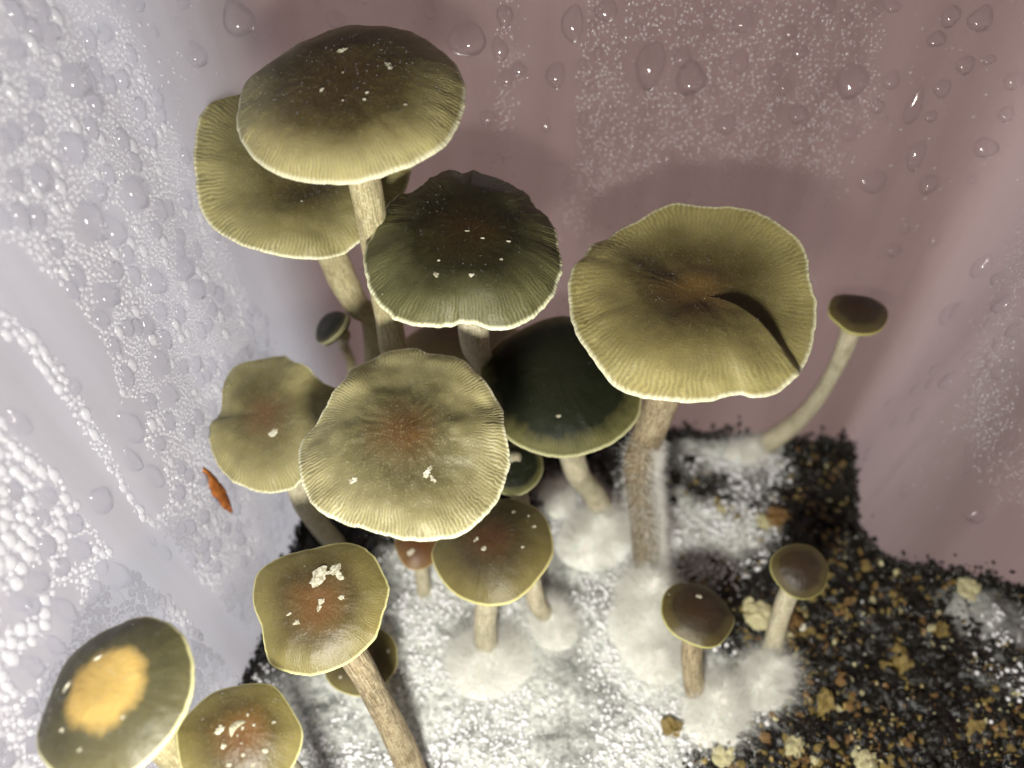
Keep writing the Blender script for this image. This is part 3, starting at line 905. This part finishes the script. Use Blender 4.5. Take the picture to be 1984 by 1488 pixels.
# 14 orange button
mushroom('small orange-brown button peeping out under the big wavy cap', [(765,1052),(788,1030),(828,1028),(850,1055),(845,1085),(815,1103),(785,1096)],
         0.0122, [(-2.2,8.9,0.6), (-2.2,8.8,0)], [0.14,0.18,0.18,0.2], C_ORANGE, STEM_GREY, H=0.4, p=2.2, seed=14, seg=120, rings=22, wave=0.0, flecks=[(797,1069,9,1.5,0.7)])
# 15 tiny dark cap
mushroom('tiny dark-capped mushroom tilted back to show pale gills', [(612,655),(616,628),(631,610),(650,603),(667,606),(671,613),(662,634),(642,655),(622,664)],
         0.0116, [Z(666,668,4.0), Z(684,722,2.4), (-4.2,12.9,0)], [0.08,0.15,0.12,0.12,0.14], C_INK_SHADE, STEM_TAN, normal=(-0.60, 0.12, 0.62), H=0.16, p=2.0, seed=15, seg=120, rings=22, wave=0.0, crinkle=0.003, thick=0.2)
# 16
mushroom('small chestnut-capped mushroom with fissured stem rising from white fuzz', [(1281,1180),(1287,1151),(1308,1132),(1337,1130),(1370,1137),(1399,1161),(1418,1189),(1423,1203),(1413,1227),(1394,1249),(1370,1256),(1337,1246),(1304,1227),(1287,1203)],
         0.0112, [Z(1340,1285,0.9), Z(1358,1350,0)], [0.16,0.25,0.23,0.24], C_SMALL, STEM_BROWN, H=0.36, p=2.2, wave=0.01, crinkle=0.004, seed=16, seg=180, rings=28,
         fuzz=[(Z(1400,1355,0.15),(0.62,0.62,0.5)),(Z(1385,1395,0.1),(0.72,0.6,0.42)),(Z(1370,1360,0.0),(0.4,0.4,0.3))], fuzz_n=7000, flecks=[(1355,1156,8,1.7,2.6),(1296,1152,3,1,0)])
# 17
mushroom('small chestnut-capped mushroom with smooth pale stem above golden grains', [(1492,1094),(1499,1075),(1523,1058),(1551,1054),(1580,1063),(1601,1089),(1605,1113),(1596,1142),(1575,1158),(1551,1161),(1527,1151),(1508,1132),(1496,1113)],
         0.0115, [Z(1512,1195,1.1), Z(1497,1275,0)], [0.15,0.22,0.21,0.23], C_SMALL, STEM_GREY, H=0.42, p=2.2, wave=0.005, crinkle=0.003, seed=17, seg=160, rings=26,
         fuzz=[(Z(1495,1300,0.15),(0.52,0.52,0.5)),(Z(1470,1330,0.1),(0.60,0.55,0.42))], fuzz_n=6000)
# 18 brown cap behind the rusty-eyed one
mushroom('small brown cap low behind the curving stem of the squarish-capped mushroom', [(630,1300),(650,1250),(690,1222),(735,1217),(765,1245),(768,1290),(745,1325),(705,1348),(665,1342),(640,1325)],
         0.0114, [(-3.0,6.4,0.5), (-3.0,6.3,0)], [0.16,0.2,0.2,0.22], C_BROWN, STEM_GREY, H=0.36, p=2.2, seed=18, seg=160, rings=26, wave=0.0, flecks=[(752,1262,7,0.8,0),(660,1312,5,1.6,0)])
# 19 dark cap under the inky one
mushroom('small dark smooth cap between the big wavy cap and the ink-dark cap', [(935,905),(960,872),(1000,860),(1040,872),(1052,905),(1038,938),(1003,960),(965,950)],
         0.0118, [Z(1035,1150,1.3), Z(1060,1190,0.5), Z(1075,1215,0)], [0.16,0.22,0.21,0.2,0.22], C_INK_SHADE, STEM_GREY, H=0.36, p=2.2, seed=19, seg=140, rings=24, wave=0.0,
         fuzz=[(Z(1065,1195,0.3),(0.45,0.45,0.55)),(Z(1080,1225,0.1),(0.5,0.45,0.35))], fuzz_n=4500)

# ------------------------------------------------------------------ brown slab standing in for a hole in the left wall
h1 = hit_wall(421, 950)
P0, N0 = h1
M_SLAB = mat_simple('slab', (0.20, 0.055, 0.010), (0.33, 0.115, 0.025), 500, 0.5, 0.6)
Fm = frames(N0[None], (0, 0, 1))[0]
prof = [(-0.02, 0.42), (0.07, 0.30), (0.10, 0.08), (0.12, -0.12), (0.07, -0.30), (0.0, -0.46), (-0.06, -0.34), (-0.10, -0.18), (-0.13, 0.02), (-0.09, 0.20)]
pc = catmull(prof, 60)
pc = pc * np.array([1.2, 1.65]) + RNG.normal(size=pc.shape) * 0.010
vs = []
for sc, z in ((1.0, -0.02), (1.0, 0.02), (0.8, 0.06), (0.4, 0.07), (0.0, 0.07)):
    vs.append(P0 + (pc[:, :1] * sc * 1.15) * Fm[:, 0] + (pc[:, 1:] * sc * 1.15) * Fm[:, 1] + N0 * z)
slab = mesh_np('hole_slab', np.vstack(vs), grid_faces(5, len(pc)), M_SLAB, None, P0)
slab['label'] = 'narrow orange-brown bark standing in for a hole in the beaded wall'
slab['category'] = 'slab'

# ------------------------------------------------------------------ drops on the walls
BIG = [(978,30,34,44),(968,95,34,48),(1110,45,44,75),(1175,20,46,44),(1260,125,60,92),(1322,110,36,42),(1338,150,62,66),(1432,120,40,44),(1005,132,26,28),(982,150,28,30),(1077,145,40,50),(905,75,74,70),
       (944,228,30,32),(1058,243,22,24),(1408,240,42,36),(1293,305,28,34),(1410,322,30,30),(1440,40,40,50),(1373,20,20,22),(1373,62,25,24),(1531,62,28,28),(1503,138,30,30),(1520,168,26,34),(1650,155,65,66),
       (1727,155,32,40),(1550,100,32,30),(1545,220,38,36),(1700,205,28,28),(1648,255,38,34),(1772,205,30,80),(1842,30,36,50),(1900,35,48,56),(1815,75,36,34),(1870,125,36,40),(1917,115,26,22),(1826,170,34,40),
       (1803,225,26,24),(1965,155,52,36),(1950,220,32,36),(1910,285,52,40),(1775,300,36,60),(1800,355,40,36),(1690,350,60,44),(1730,484,32,26),(1812,465,24,20),(1755,443,18,16),(1885,345,20,20),(1690,562,16,12),
       (380,105,35,56),(460,35,60,76),(524,55,26,28),(650,35,50,34),(835,20,28,36),(270,10,28,26),(355,5,30,26),(1465,15,20,20),(1605,10,30,30),(1700,12,30,30),(1730,12,30,26),(1640,35,26,24),
       (143,155,44,70),(67,175,28,46),(30,95,28,40),(140,285,44,68),(258,372,38,62),(75,345,38,56),(175,425,46,80),(220,445,36,62),(205,572,36,52),(195,615,26,36),(250,825,42,74),(255,890,32,56),(296,920,32,48),
       (192,968,52,48),(35,815,36,62),(225,1113,48,52),(155,1062,38,42),(122,1180,42,56),(72,1125,38,50),(225,1155,24,36),(95,960,26,34),(300,545,36,50),(310,700,30,46),(285,630,24,40),(330,760,26,40),(190,370,26,40),
       (25,260,30,44),(100,60,24,40),(200,65,30,40),(35,1165,34,50),(60,1290,36,60),(105,1250,30,50),(320,1070,22,30),(292,1045,14,26),(355,520,36,44),(380,560,30,40),
       (1902,515,26,52),(1933,540,20,28),(1858,598,18,44),(1840,608,24,46),(1945,590,22,44),(1875,690,14,28),(1813,715,14,26),(1839,738,22,40),(1775,755,14,28),(1803,743,12,22),(1727,780,12,24),(1780,800,18,36),
       (1736,820,16,24),(1690,875,18,42),(1935,720,30,30),(1890,995,42,28),(1755,950,18,30),(1965,640,24,34),(1880,870,20,26),(1960,850,22,26)]
placed = []       # (s,z,r) of what already sits on the wall
DV, DF = dome(28, 10, 0.85)
def drop_mesh(w, h, seed):
    """a hanging drop: heavier at the bottom, slightly lopsided; x across, y up, z off the wall"""
    V = DV.copy()
    y = V[:, 1]
    an = np.arctan2(V[:, 1], V[:, 0])
    rng = np.random.default_rng(seed)
    wob = 1 + 0.10 * np.sin(an * 2 + rng.random() * 6) * rng.random() + 0.07 * np.sin(an * 3 + rng.random() * 6)
    el = h / max(w, 1e-6)
    taper = 1 - 0.22 * min(el, 1.8) * np.clip(y, 0, 1) * (0.5 + rng.random() * 0.8)
    V[:, 0] *= wob * taper
    V[:, 1] *= wob
    V[:, 2] *= 1 - 0.50 * y
    V[:, 1] -= 0.18 * V[:, 2] * np.clip(-y, 0, 1)
    V[:, 0] *= w / 2
    V[:, 1] *= h / 2
    V[:, 2] *= min(w, h) / 2 * (0.75 + 0.4 * rng.random())
    return V
def near_s(P):
    d = np.linalg.norm((LOOP + LNORM * DRAFT * P[2]) - P[:2], axis=1)
    return ARC[int(np.argmin(d))]
for q, (u, v, wpx, hpx) in enumerate(BIG):
    hit = hit_wall(u, v)
    if hit is None:
        continue
    P, N = hit
    dep = (P - CAM) @ FW
    Fm = frames(N[None])[0]
    cm = dep / FPX
    # foreshortening of the wall's own axes
    def stretch(a):
        a1, a2 = project(P + a * 0.1), project(P - a * 0.1)
        return math.hypot(a1[0] - a2[0], a1[1] - a2[1]) / 0.2
    wcm, hcm = wpx / stretch(Fm[:, 0]), hpx / stretch(Fm[:, 1])
    wcm = min(wcm, hcm * 1.25)
    V = drop_mesh(wcm, hcm, q) @ Fm.T + P
    mesh_np('water_drop', V, DF, M_DROP, tub, TUB0)
    placed.append((near_s(P), P[2], max(wcm, hcm) * 0.5))

# clear runs where drops have slid down (polylines as seen on the wall: points and half width)
CLEAR = [([(20,520),(110,600),(170,700),(215,800),(280,930),(300,960)], 42), ([(0,720),(60,790),(140,900),(250,1030),(340,1130),(430,1210),(500,1290)], 44),
         ([(380,230),(470,330),(520,460),(560,560)], 30), ([(880,250),(900,0)], 60), ([(1080,330),(1080,0)], 42), ([(470,520),(560,640)], 20)]
def seg_dist(u, v, pl):
    d = np.full(u.shape, 1e9)
    for (x0, y0), (x1, y1) in zip(pl[:-1], pl[1:]):
        L = (x1 - x0) ** 2 + (y1 - y0) ** 2
        t = np.clip(((u - x0) * (x1 - x0) + (v - y0) * (y1 - y0)) / L, 0, 1)
        d = np.minimum(d, np.hypot(u - x0 - t * (x1 - x0), v - y0 - t * (y1 - y0)))
    return d
CLEAR3 = []
for pl, hw in CLEAR:
    pts = []
    for u, v in pl:
        hh = hit_wall(u, v)
        if hh is not None:
            pts.append((near_s(hh[0]), hh[0][2]))
    hh = hit_wall(*pl[len(pl) // 2])
    CLEAR3.append((pts, 1.2 * hw * ((hh[0] - CAM) @ FW) / FPX))
def sz(u, v):
    hh = hit_wall(u, v)
    return near_s(hh[0]), hh[0][2]
S_LB = sz(430, 150)[0]          # left / back corner
S_BR = sz(1900, 420)[0]         # back / right corner
S_C0, S_C1 = sz(1130, 200)[0], sz(1700, 150)[0]
Z_C = sz(1400, 400)[1]
def dens(s, z, nz):
    """how much of the wall is covered by fine condensation, in wall coordinates"""
    d = np.zeros(s.shape)
    left = (s < S_LB - 1.0) & (s > 4)
    d = np.where(left, 1.0 - 0.5 * smooth(S_LB - 3.2, S_LB - 0.8, s), d)
    d = np.where(left, d * smooth(0.3, 2.4, z + nz), d)
    fine = smooth(S_C0 - 0.15, S_C0 + 0.15, s + 0.9 * nz) * (1 - smooth(S_C1 - 0.5, S_C1 + 0.25, s + 1.3 * nz)) * smooth(Z_C - 0.8, Z_C + 1.2, z + nz * 1.4)
    d = np.maximum(d, fine * 0.95)
    a0, b0 = sz(985, 150)
    col = np.exp(-((s - a0) / 0.22) ** 2) * smooth(sz(985, 330)[1], sz(985, 300)[1], z)
    d = np.maximum(d, col * 0.75)
    a1, b1 = sz(1150, 380)
    d = np.maximum(d, np.exp(-((s - a1) / 0.45) ** 2) * smooth(sz(1130, 460)[1], sz(1130, 410)[1], z) * 0.75)
    a2, b2 = sz(1930, 640)
    band = np.exp(-((z - b2 + 0.9 * (s - a2)) / 0.8) ** 2) * (s > S_BR + 0.2) * (s < S_BR + 6)
    d = np.maximum(d, band * 0.8)
    return d
N_TRY = 60000
s_try = np.concatenate([RNG.uniform(9, S_LB, 110000), RNG.uniform(S_LB - 1, S_BR + 6, 75000)])
z_try = RNG.uniform(0.3, 14.5, len(s_try))
nz = fbm(np.stack([s_try * 0.9, z_try * 0.9, 0 * s_try], -1), 3, 77)
n2 = fbm(np.stack([s_try * 0.5 + 9, z_try * 0.5, 0 * s_try], -1), 2, 99)
D = dens(s_try, z_try, nz)
D = np.maximum(D, np.where(s_try > S_LB - 0.6, 0.03, 0.05) * (z_try > 2.5))
for pts, hw in CLEAR3:
    d = seg_dist(s_try, z_try, pts)
    D = D * smooth(hw * 0.85, hw * 1.05, d + nz * 0.18)
isleft = s_try < S_LB - 0.6
rad = np.where(isleft, 0.019 + 0.052 * RNG.random(len(s_try)) ** 2.0 * (0.4 + smooth(-0.3, 0.3, n2)) * (0.45 + 0.8 * smooth(S_LB - 3, S_LB - 9, s_try)), 0.013 + 0.026 * RNG.random(len(s_try)) ** 2.0)
spray = (RNG.random(len(s_try)) < 0.035)
rad = np.where(spray & ~isleft, 0.04 + 0.05 * RNG.random(len(s_try)), rad)
rad = np.where(spray & isleft & (RNG.random(len(s_try)) < 0.35), 0.07 + 0.07 * RNG.random(len(s_try)), rad)
keep = RNG.random(len(s_try)) < D
s_try, z_try, rad = s_try[keep], z_try[keep], rad[keep]
order = np.argsort(-rad)
cell = {}
CS = 0.12
def try_add(s, z, r):
    ci, cj = int(s / CS), int(z / CS)
    m = 2 if r > 0.06 else 1
    for a in range(ci - m - 1, ci + m + 2):
        for b in range(cj - m - 1, cj + m + 2):
            for (s2, z2, r2) in cell.get((a, b), ()):
                if (s - s2) ** 2 + (z - z2) ** 2 < (0.93 * (r + r2)) ** 2:
                    return False
    cell.setdefault((ci, cj), []).append((s, z, r))
    return True
for s, z, r in placed:
    k = int(r / CS) + 1
    for a in range(-k, k + 1):
        for b in range(-k, k + 1):
            if a * a + b * b <= (r / CS) ** 2:
                cell.setdefault((int(s / CS) + a, int(z / CS) + b), []).append((s + a * CS, z + b * CS, CS * 0.5))
acc = [k for k in order if try_add(s_try[k], z_try[k], rad[k])]
s_a, z_a, r_a = s_try[acc], z_try[acc], rad[acc]
P, N = wall(s_a, z_a)
Rm = frames(N)
stretchy = np.where(r_a > 0.07, 1.25 + 0.5 * RNG.random(len(r_a)), 1 + 0.15 * RNG.random(len(r_a)))
sc = np.stack([r_a, r_a * stretchy, r_a * (0.85 + 0.4 * RNG.random(len(r_a)))], -1)
# the larger ones are drops of their own, the fine ones one sheet of condensation
uu, vv, dd = project(P)
inview = (uu > -20) & (uu < 2004) & (vv > -20) & (vv < 1508)
room = 295 - len(placed)
order = [k for k in np.argsort(-r_a) if inview[k]][:room]
MV, MF = dome(16, 6, 0.75)
for k in order:
    mesh_np('water_drop', (MV * sc[k]) @ Rm[k].T + P[k], MF, M_DROP, tub, TUB0)
rest = np.setdiff1d(np.arange(len(r_a)), order)
TV, TF = dome(9, 3, 0.60)
lft = s_a[rest] < S_LB - 0.6
big = (r_a[rest] > 0.042) & ~lft
for sel, mt in ((lft, M_COND), (~lft & ~big, M_MIST), (big, M_DROP)):
    ids = rest[sel]
    cv_, cf_ = scatter(MV, MF, P[ids], Rm[ids], sc[ids]) if mt is M_DROP else scatter(TV, TF, P[ids], Rm[ids], sc[ids])
    cond = mesh_np('condensation', cv_, cf_, mt, tub, TUB0)
    cond['kind'] = 'stuff'
print('drops', len(placed) + len(order), 'fine', len(rest))

# faint tide line with tiny beads on the back wall
(s0, z0), (s1, z1) = sz(905, 297), sz(1160, 326)
q = np.linspace(0, 1, 90)
ls, lz = s0 + (s1 - s0) * q, z0 + (z1 - z0) * q + 0.02 * np.sin(q * 17) + RNG.normal(size=90) * 0.006
P, N = wall(ls, lz)
rr = 0.012 + 0.030 * RNG.random(90) ** 3
tv, tf = scatter(TV, TF, P, frames(N), np.stack([rr * 2.2, rr, rr], -1))
tl = mesh_np('tide_line', tv, tf, M_DROP, tub, TUB0)
tl['kind'] = 'stuff'

# ------------------------------------------------------------------ grains, crumbs and dew on the substrate
GCOL = {'cream': mat_simple('grain_cream', (0.36, 0.33, 0.17), (0.62, 0.58, 0.36), 900, 0.5, 0.8, 0.0004),
        'gold': mat_simple('grain_gold', (0.075, 0.048, 0.010), (0.34, 0.25, 0.07), 900, 0.3, 0.8, 0.0004, spec=0.6),
        'orange': mat_simple('grain_orange', (0.075, 0.036, 0.009), (0.27, 0.155, 0.045), 900, 0.35, 0.8, 0.0004, spec=0.6),
        'white': mat_simple('grain_white', (0.72, 0.70, 0.58), (0.85, 0.84, 0.74), 900, 0.5, 0.6, 0.0003),
        'dark': mat_simple('grain_dark', (0.004, 0.004, 0.004), (0.016, 0.013, 0.009), 900, 0.25, 0.9, 0.0004, spec=0.4)}
def chunk(sub, seed, lump=0.35, fr=1.4):
    T, F = ICO[sub]
    k = 1 + lump * (vnoise(T * fr + seed * 7.1, seed) + 0.6 * vnoise(T * fr * 2.3 + seed * 3.3, seed + 9))
    return T * k[:, None], F
gmesh = {}
for cn in ('cream', 'gold', 'orange', 'white'):
    for q in range(6):
        T, F = chunk(0, q + 1, 0.4)
        o = mesh_np('grain', T, F, GCOL[cn], None, flat=True)
        gmesh[(cn, q)] = o.data
        bpy.data.objects.remove(o)
def put_grain(me, p, r, squash=0.65, rot=None):
    o = bpy.data.objects.new('grain', me)
    COL.objects.link(o)
    o.parent = substrate
    o.location = np.array(p) * S
    o.rotation_euler = rot if rot is not None else (random.uniform(-0.6, 0.6), random.uniform(-0.6, 0.6), random.uniform(0, 6.28))
    o.scale = (r * random.uniform(0.9, 1.4), r * random.uniform(0.7, 1.0), r * squash)
    return o
HERO = [(1465,1190,36,'cream'),(1540,1200,24,'orange'),(1502,1000,32,'orange'),(1480,1010,18,'cream'),(1752,1282,30,'gold'),(1630,1315,18,'orange'),(1600,1360,26,'gold'),(1540,1442,24,'cream'),(1405,1458,26,'cream'),
        (1682,1478,22,'cream'),(1822,1222,20,'gold'),(1868,1142,26,'cream'),(1300,1402,24,'gold'),(1670,1265,10,'white'),(1482,1432,16,'orange'),(1762,1432,9,'orange'),(1890,1420,24,'gold'),(1715,1290,16,'gold'),
        (1555,1215,12,'white'),(1600,1110,14,'gold'),(1880,1130,18,'gold'),(1645,1165,14,'orange'),(1690,1160,10,'cream'),(1560,1185,14,'gold'),(1400,985,12,'cream'),(1390,970,10,'gold'),(1565,1165,8,'cream')]
cnt = 0
gpos = []
for (u, v, rp, cn) in HERO:
    p = at_z(u, v, 0.08)
    p[2] = sub_h(np.array(p[0]), np.array(p[1])) + 0.02
    r = rp * (0.0105 if cn in ('cream', 'white') else 0.0088)
    T, F = chunk(2, cnt + 30, 0.48, 2.4)
    T = T + 0.10 * nrm(T) * vnoise(T * 5 + cnt, 5)[:, None]
    o = mesh_np('grain', T, F, GCOL[cn], None, flat=True)
    me = o.data
    bpy.data.objects.remove(o)
    put_grain(me, p, r, 0.7)
    gpos.append(p)
    cnt += 1
# smaller golden flakes through the bare soil on the right
more = []
while len(more) < 2300:
    u, v = random.uniform(1290, 1984), random.uniform(850, 1488)
    p = at_z(u, v, 0)
    if not inside_plan(np.array([p[0]]), np.array([p[1]]), -0.15)[0]:
        continue
    m = float(myc_mask(np.array(p[0]), np.array(p[1])))
    if random.random() < m * 1.1 or random.random() > 0.25 + 1.3 * smooth(-0.15, 0.25, float(fbm(np.array([p[0] * 1.1, p[1] * 1.1, 3.0]), 3, 8))):
        continue
    r = 0.020 + 0.10 * random.random() ** 3.4
    p[2] = sub_h(np.array(p[0]), np.array(p[1])) + r * 0.15
    more.append((r, p))
more.sort(key=lambda a: -a[0])
names = ['gold', 'gold', 'gold', 'orange', 'gold', 'cream', 'gold', 'orange']
left_over = {c: [] for c in GCOL}
for k, (r, p) in enumerate(more):
    cn = random.choice(names)
    if k < 265:
        put_grain(gmesh[(cn, random.randrange(6))], p, r, 0.6)
    elif random.random() < 0.75:
        left_over[cn].append((r, p))
for cn, lst in left_over.items():
    if not lst:
        continue
    P = np.array([p for _, p in lst])
    r = np.array([a for a, _ in lst])
    T, F = chunk(0, 3, 0.4)
    V, Fc = scatter(T, F, P, rand_rot(len(P)), np.stack([r * 1.2, r * 0.9, r * 0.6], -1))
    o = mesh_np('fine_grains', V, Fc, GCOL[cn], substrate, flat=True)
    o['kind'] = 'stuff'
# black crumbs
xs = RNG.uniform(-7, 14, 26000)
ys = RNG.uniform(1, 14, 26000)
ok = inside_plan(xs, ys, -0.05)
mm = myc_mask(xs, ys)
ok &= RNG.random(len(xs)) > mm * 1.25
xs, ys = xs[ok], ys[ok]
r = 0.03 + 0.10 * RNG.random(len(xs)) ** 2.5
P = np.stack([xs, ys, sub_h(xs, ys) + r * 0.1], -1)
T, F = chunk(0, 5, 0.45)
V, Fc = scatter(T, F, P, rand_rot(len(P)), np.stack([r * 1.3, r, r * 0.8], -1))
o = mesh_np('soil_crumbs', V, Fc, GCOL['dark'], substrate, flat=True)
o['kind'] = 'stuff'
sw = RNG.uniform(0, LEN, 5200)
zw = np.abs(RNG.normal(size=5200)) * 0.13 * (1 + 1.6 * smooth(0.0, 0.5, fbm(np.stack([sw * 0.8, 0 * sw, 0 * sw], -1), 3, 4)))
sw = np.where((sw < S_LB) & (RNG.random(5200) < 0.75), RNG.uniform(S_LB, S_BR + 8, 5200), sw)
P, N = wall(sw, zw)
P[:, 2] += smooth(8.5, 12.5, P[:, 0]) * 0.3
r = 0.02 + 0.07 * RNG.random(5200) ** 2
V, Fc = scatter(T, F, P + N * (r * 0.5)[:, None], rand_rot(5200), np.stack([r * 1.3, r, r * 0.8], -1))
o = mesh_np('soil_crumbs', V, Fc, GCOL['dark'], substrate, flat=True)
o['kind'] = 'stuff'
# dew beads on the mycelium mat
xs = RNG.uniform(-7, 14, 60000)
ys = RNG.uniform(1, 13, 60000)
mm = myc_mask(xs, ys)
cl = fbm(np.stack([xs * 0.9, ys * 0.9, 0 * xs], -1), 3, 123)
ok = inside_plan(xs, ys, -0.05) & (RNG.random(len(xs)) < np.clip(mm - 0.25, 0, 1) * smooth(-0.25, 0.25, cl) + 0.003)
xs, ys = xs[ok], ys[ok]
r = 0.016 + 0.044 * RNG.random(len(xs)) ** 2.2
P = np.stack([xs, ys, sub_h(xs, ys) + r * 0.5], -1)
T, F = ICO[1]
V, Fc = scatter(T, F, P, rand_rot(len(P)), np.stack([r, r, r], -1))
o = mesh_np('dew_beads', V, Fc, M_BEAD, substrate)
o['kind'] = 'stuff'
# loose mycelium threads over the mat
n = 26000
xs = RNG.uniform(-7, 14, n)
ys = RNG.uniform(1, 14, n)
mm = myc_mask(xs, ys)
ok = inside_plan(xs, ys, -0.05) & (RNG.random(n) < mm * 0.9 + 0.008)
xs, ys = xs[ok], ys[ok]
P = np.stack([xs, ys, sub_h(xs, ys) - 0.01], -1)
d = RNG.normal(size=(len(xs), 3))
d[:, 2] = np.abs(d[:, 2]) * 0.6
V, Q, T3 = strands(P, d, 0.12 + 0.35 * RNG.random(len(xs)) ** 2, 0.004)
o = mesh_np('mycelium_threads', V, [Q, T3], M_FUZZ, substrate)
o['kind'] = 'stuff'
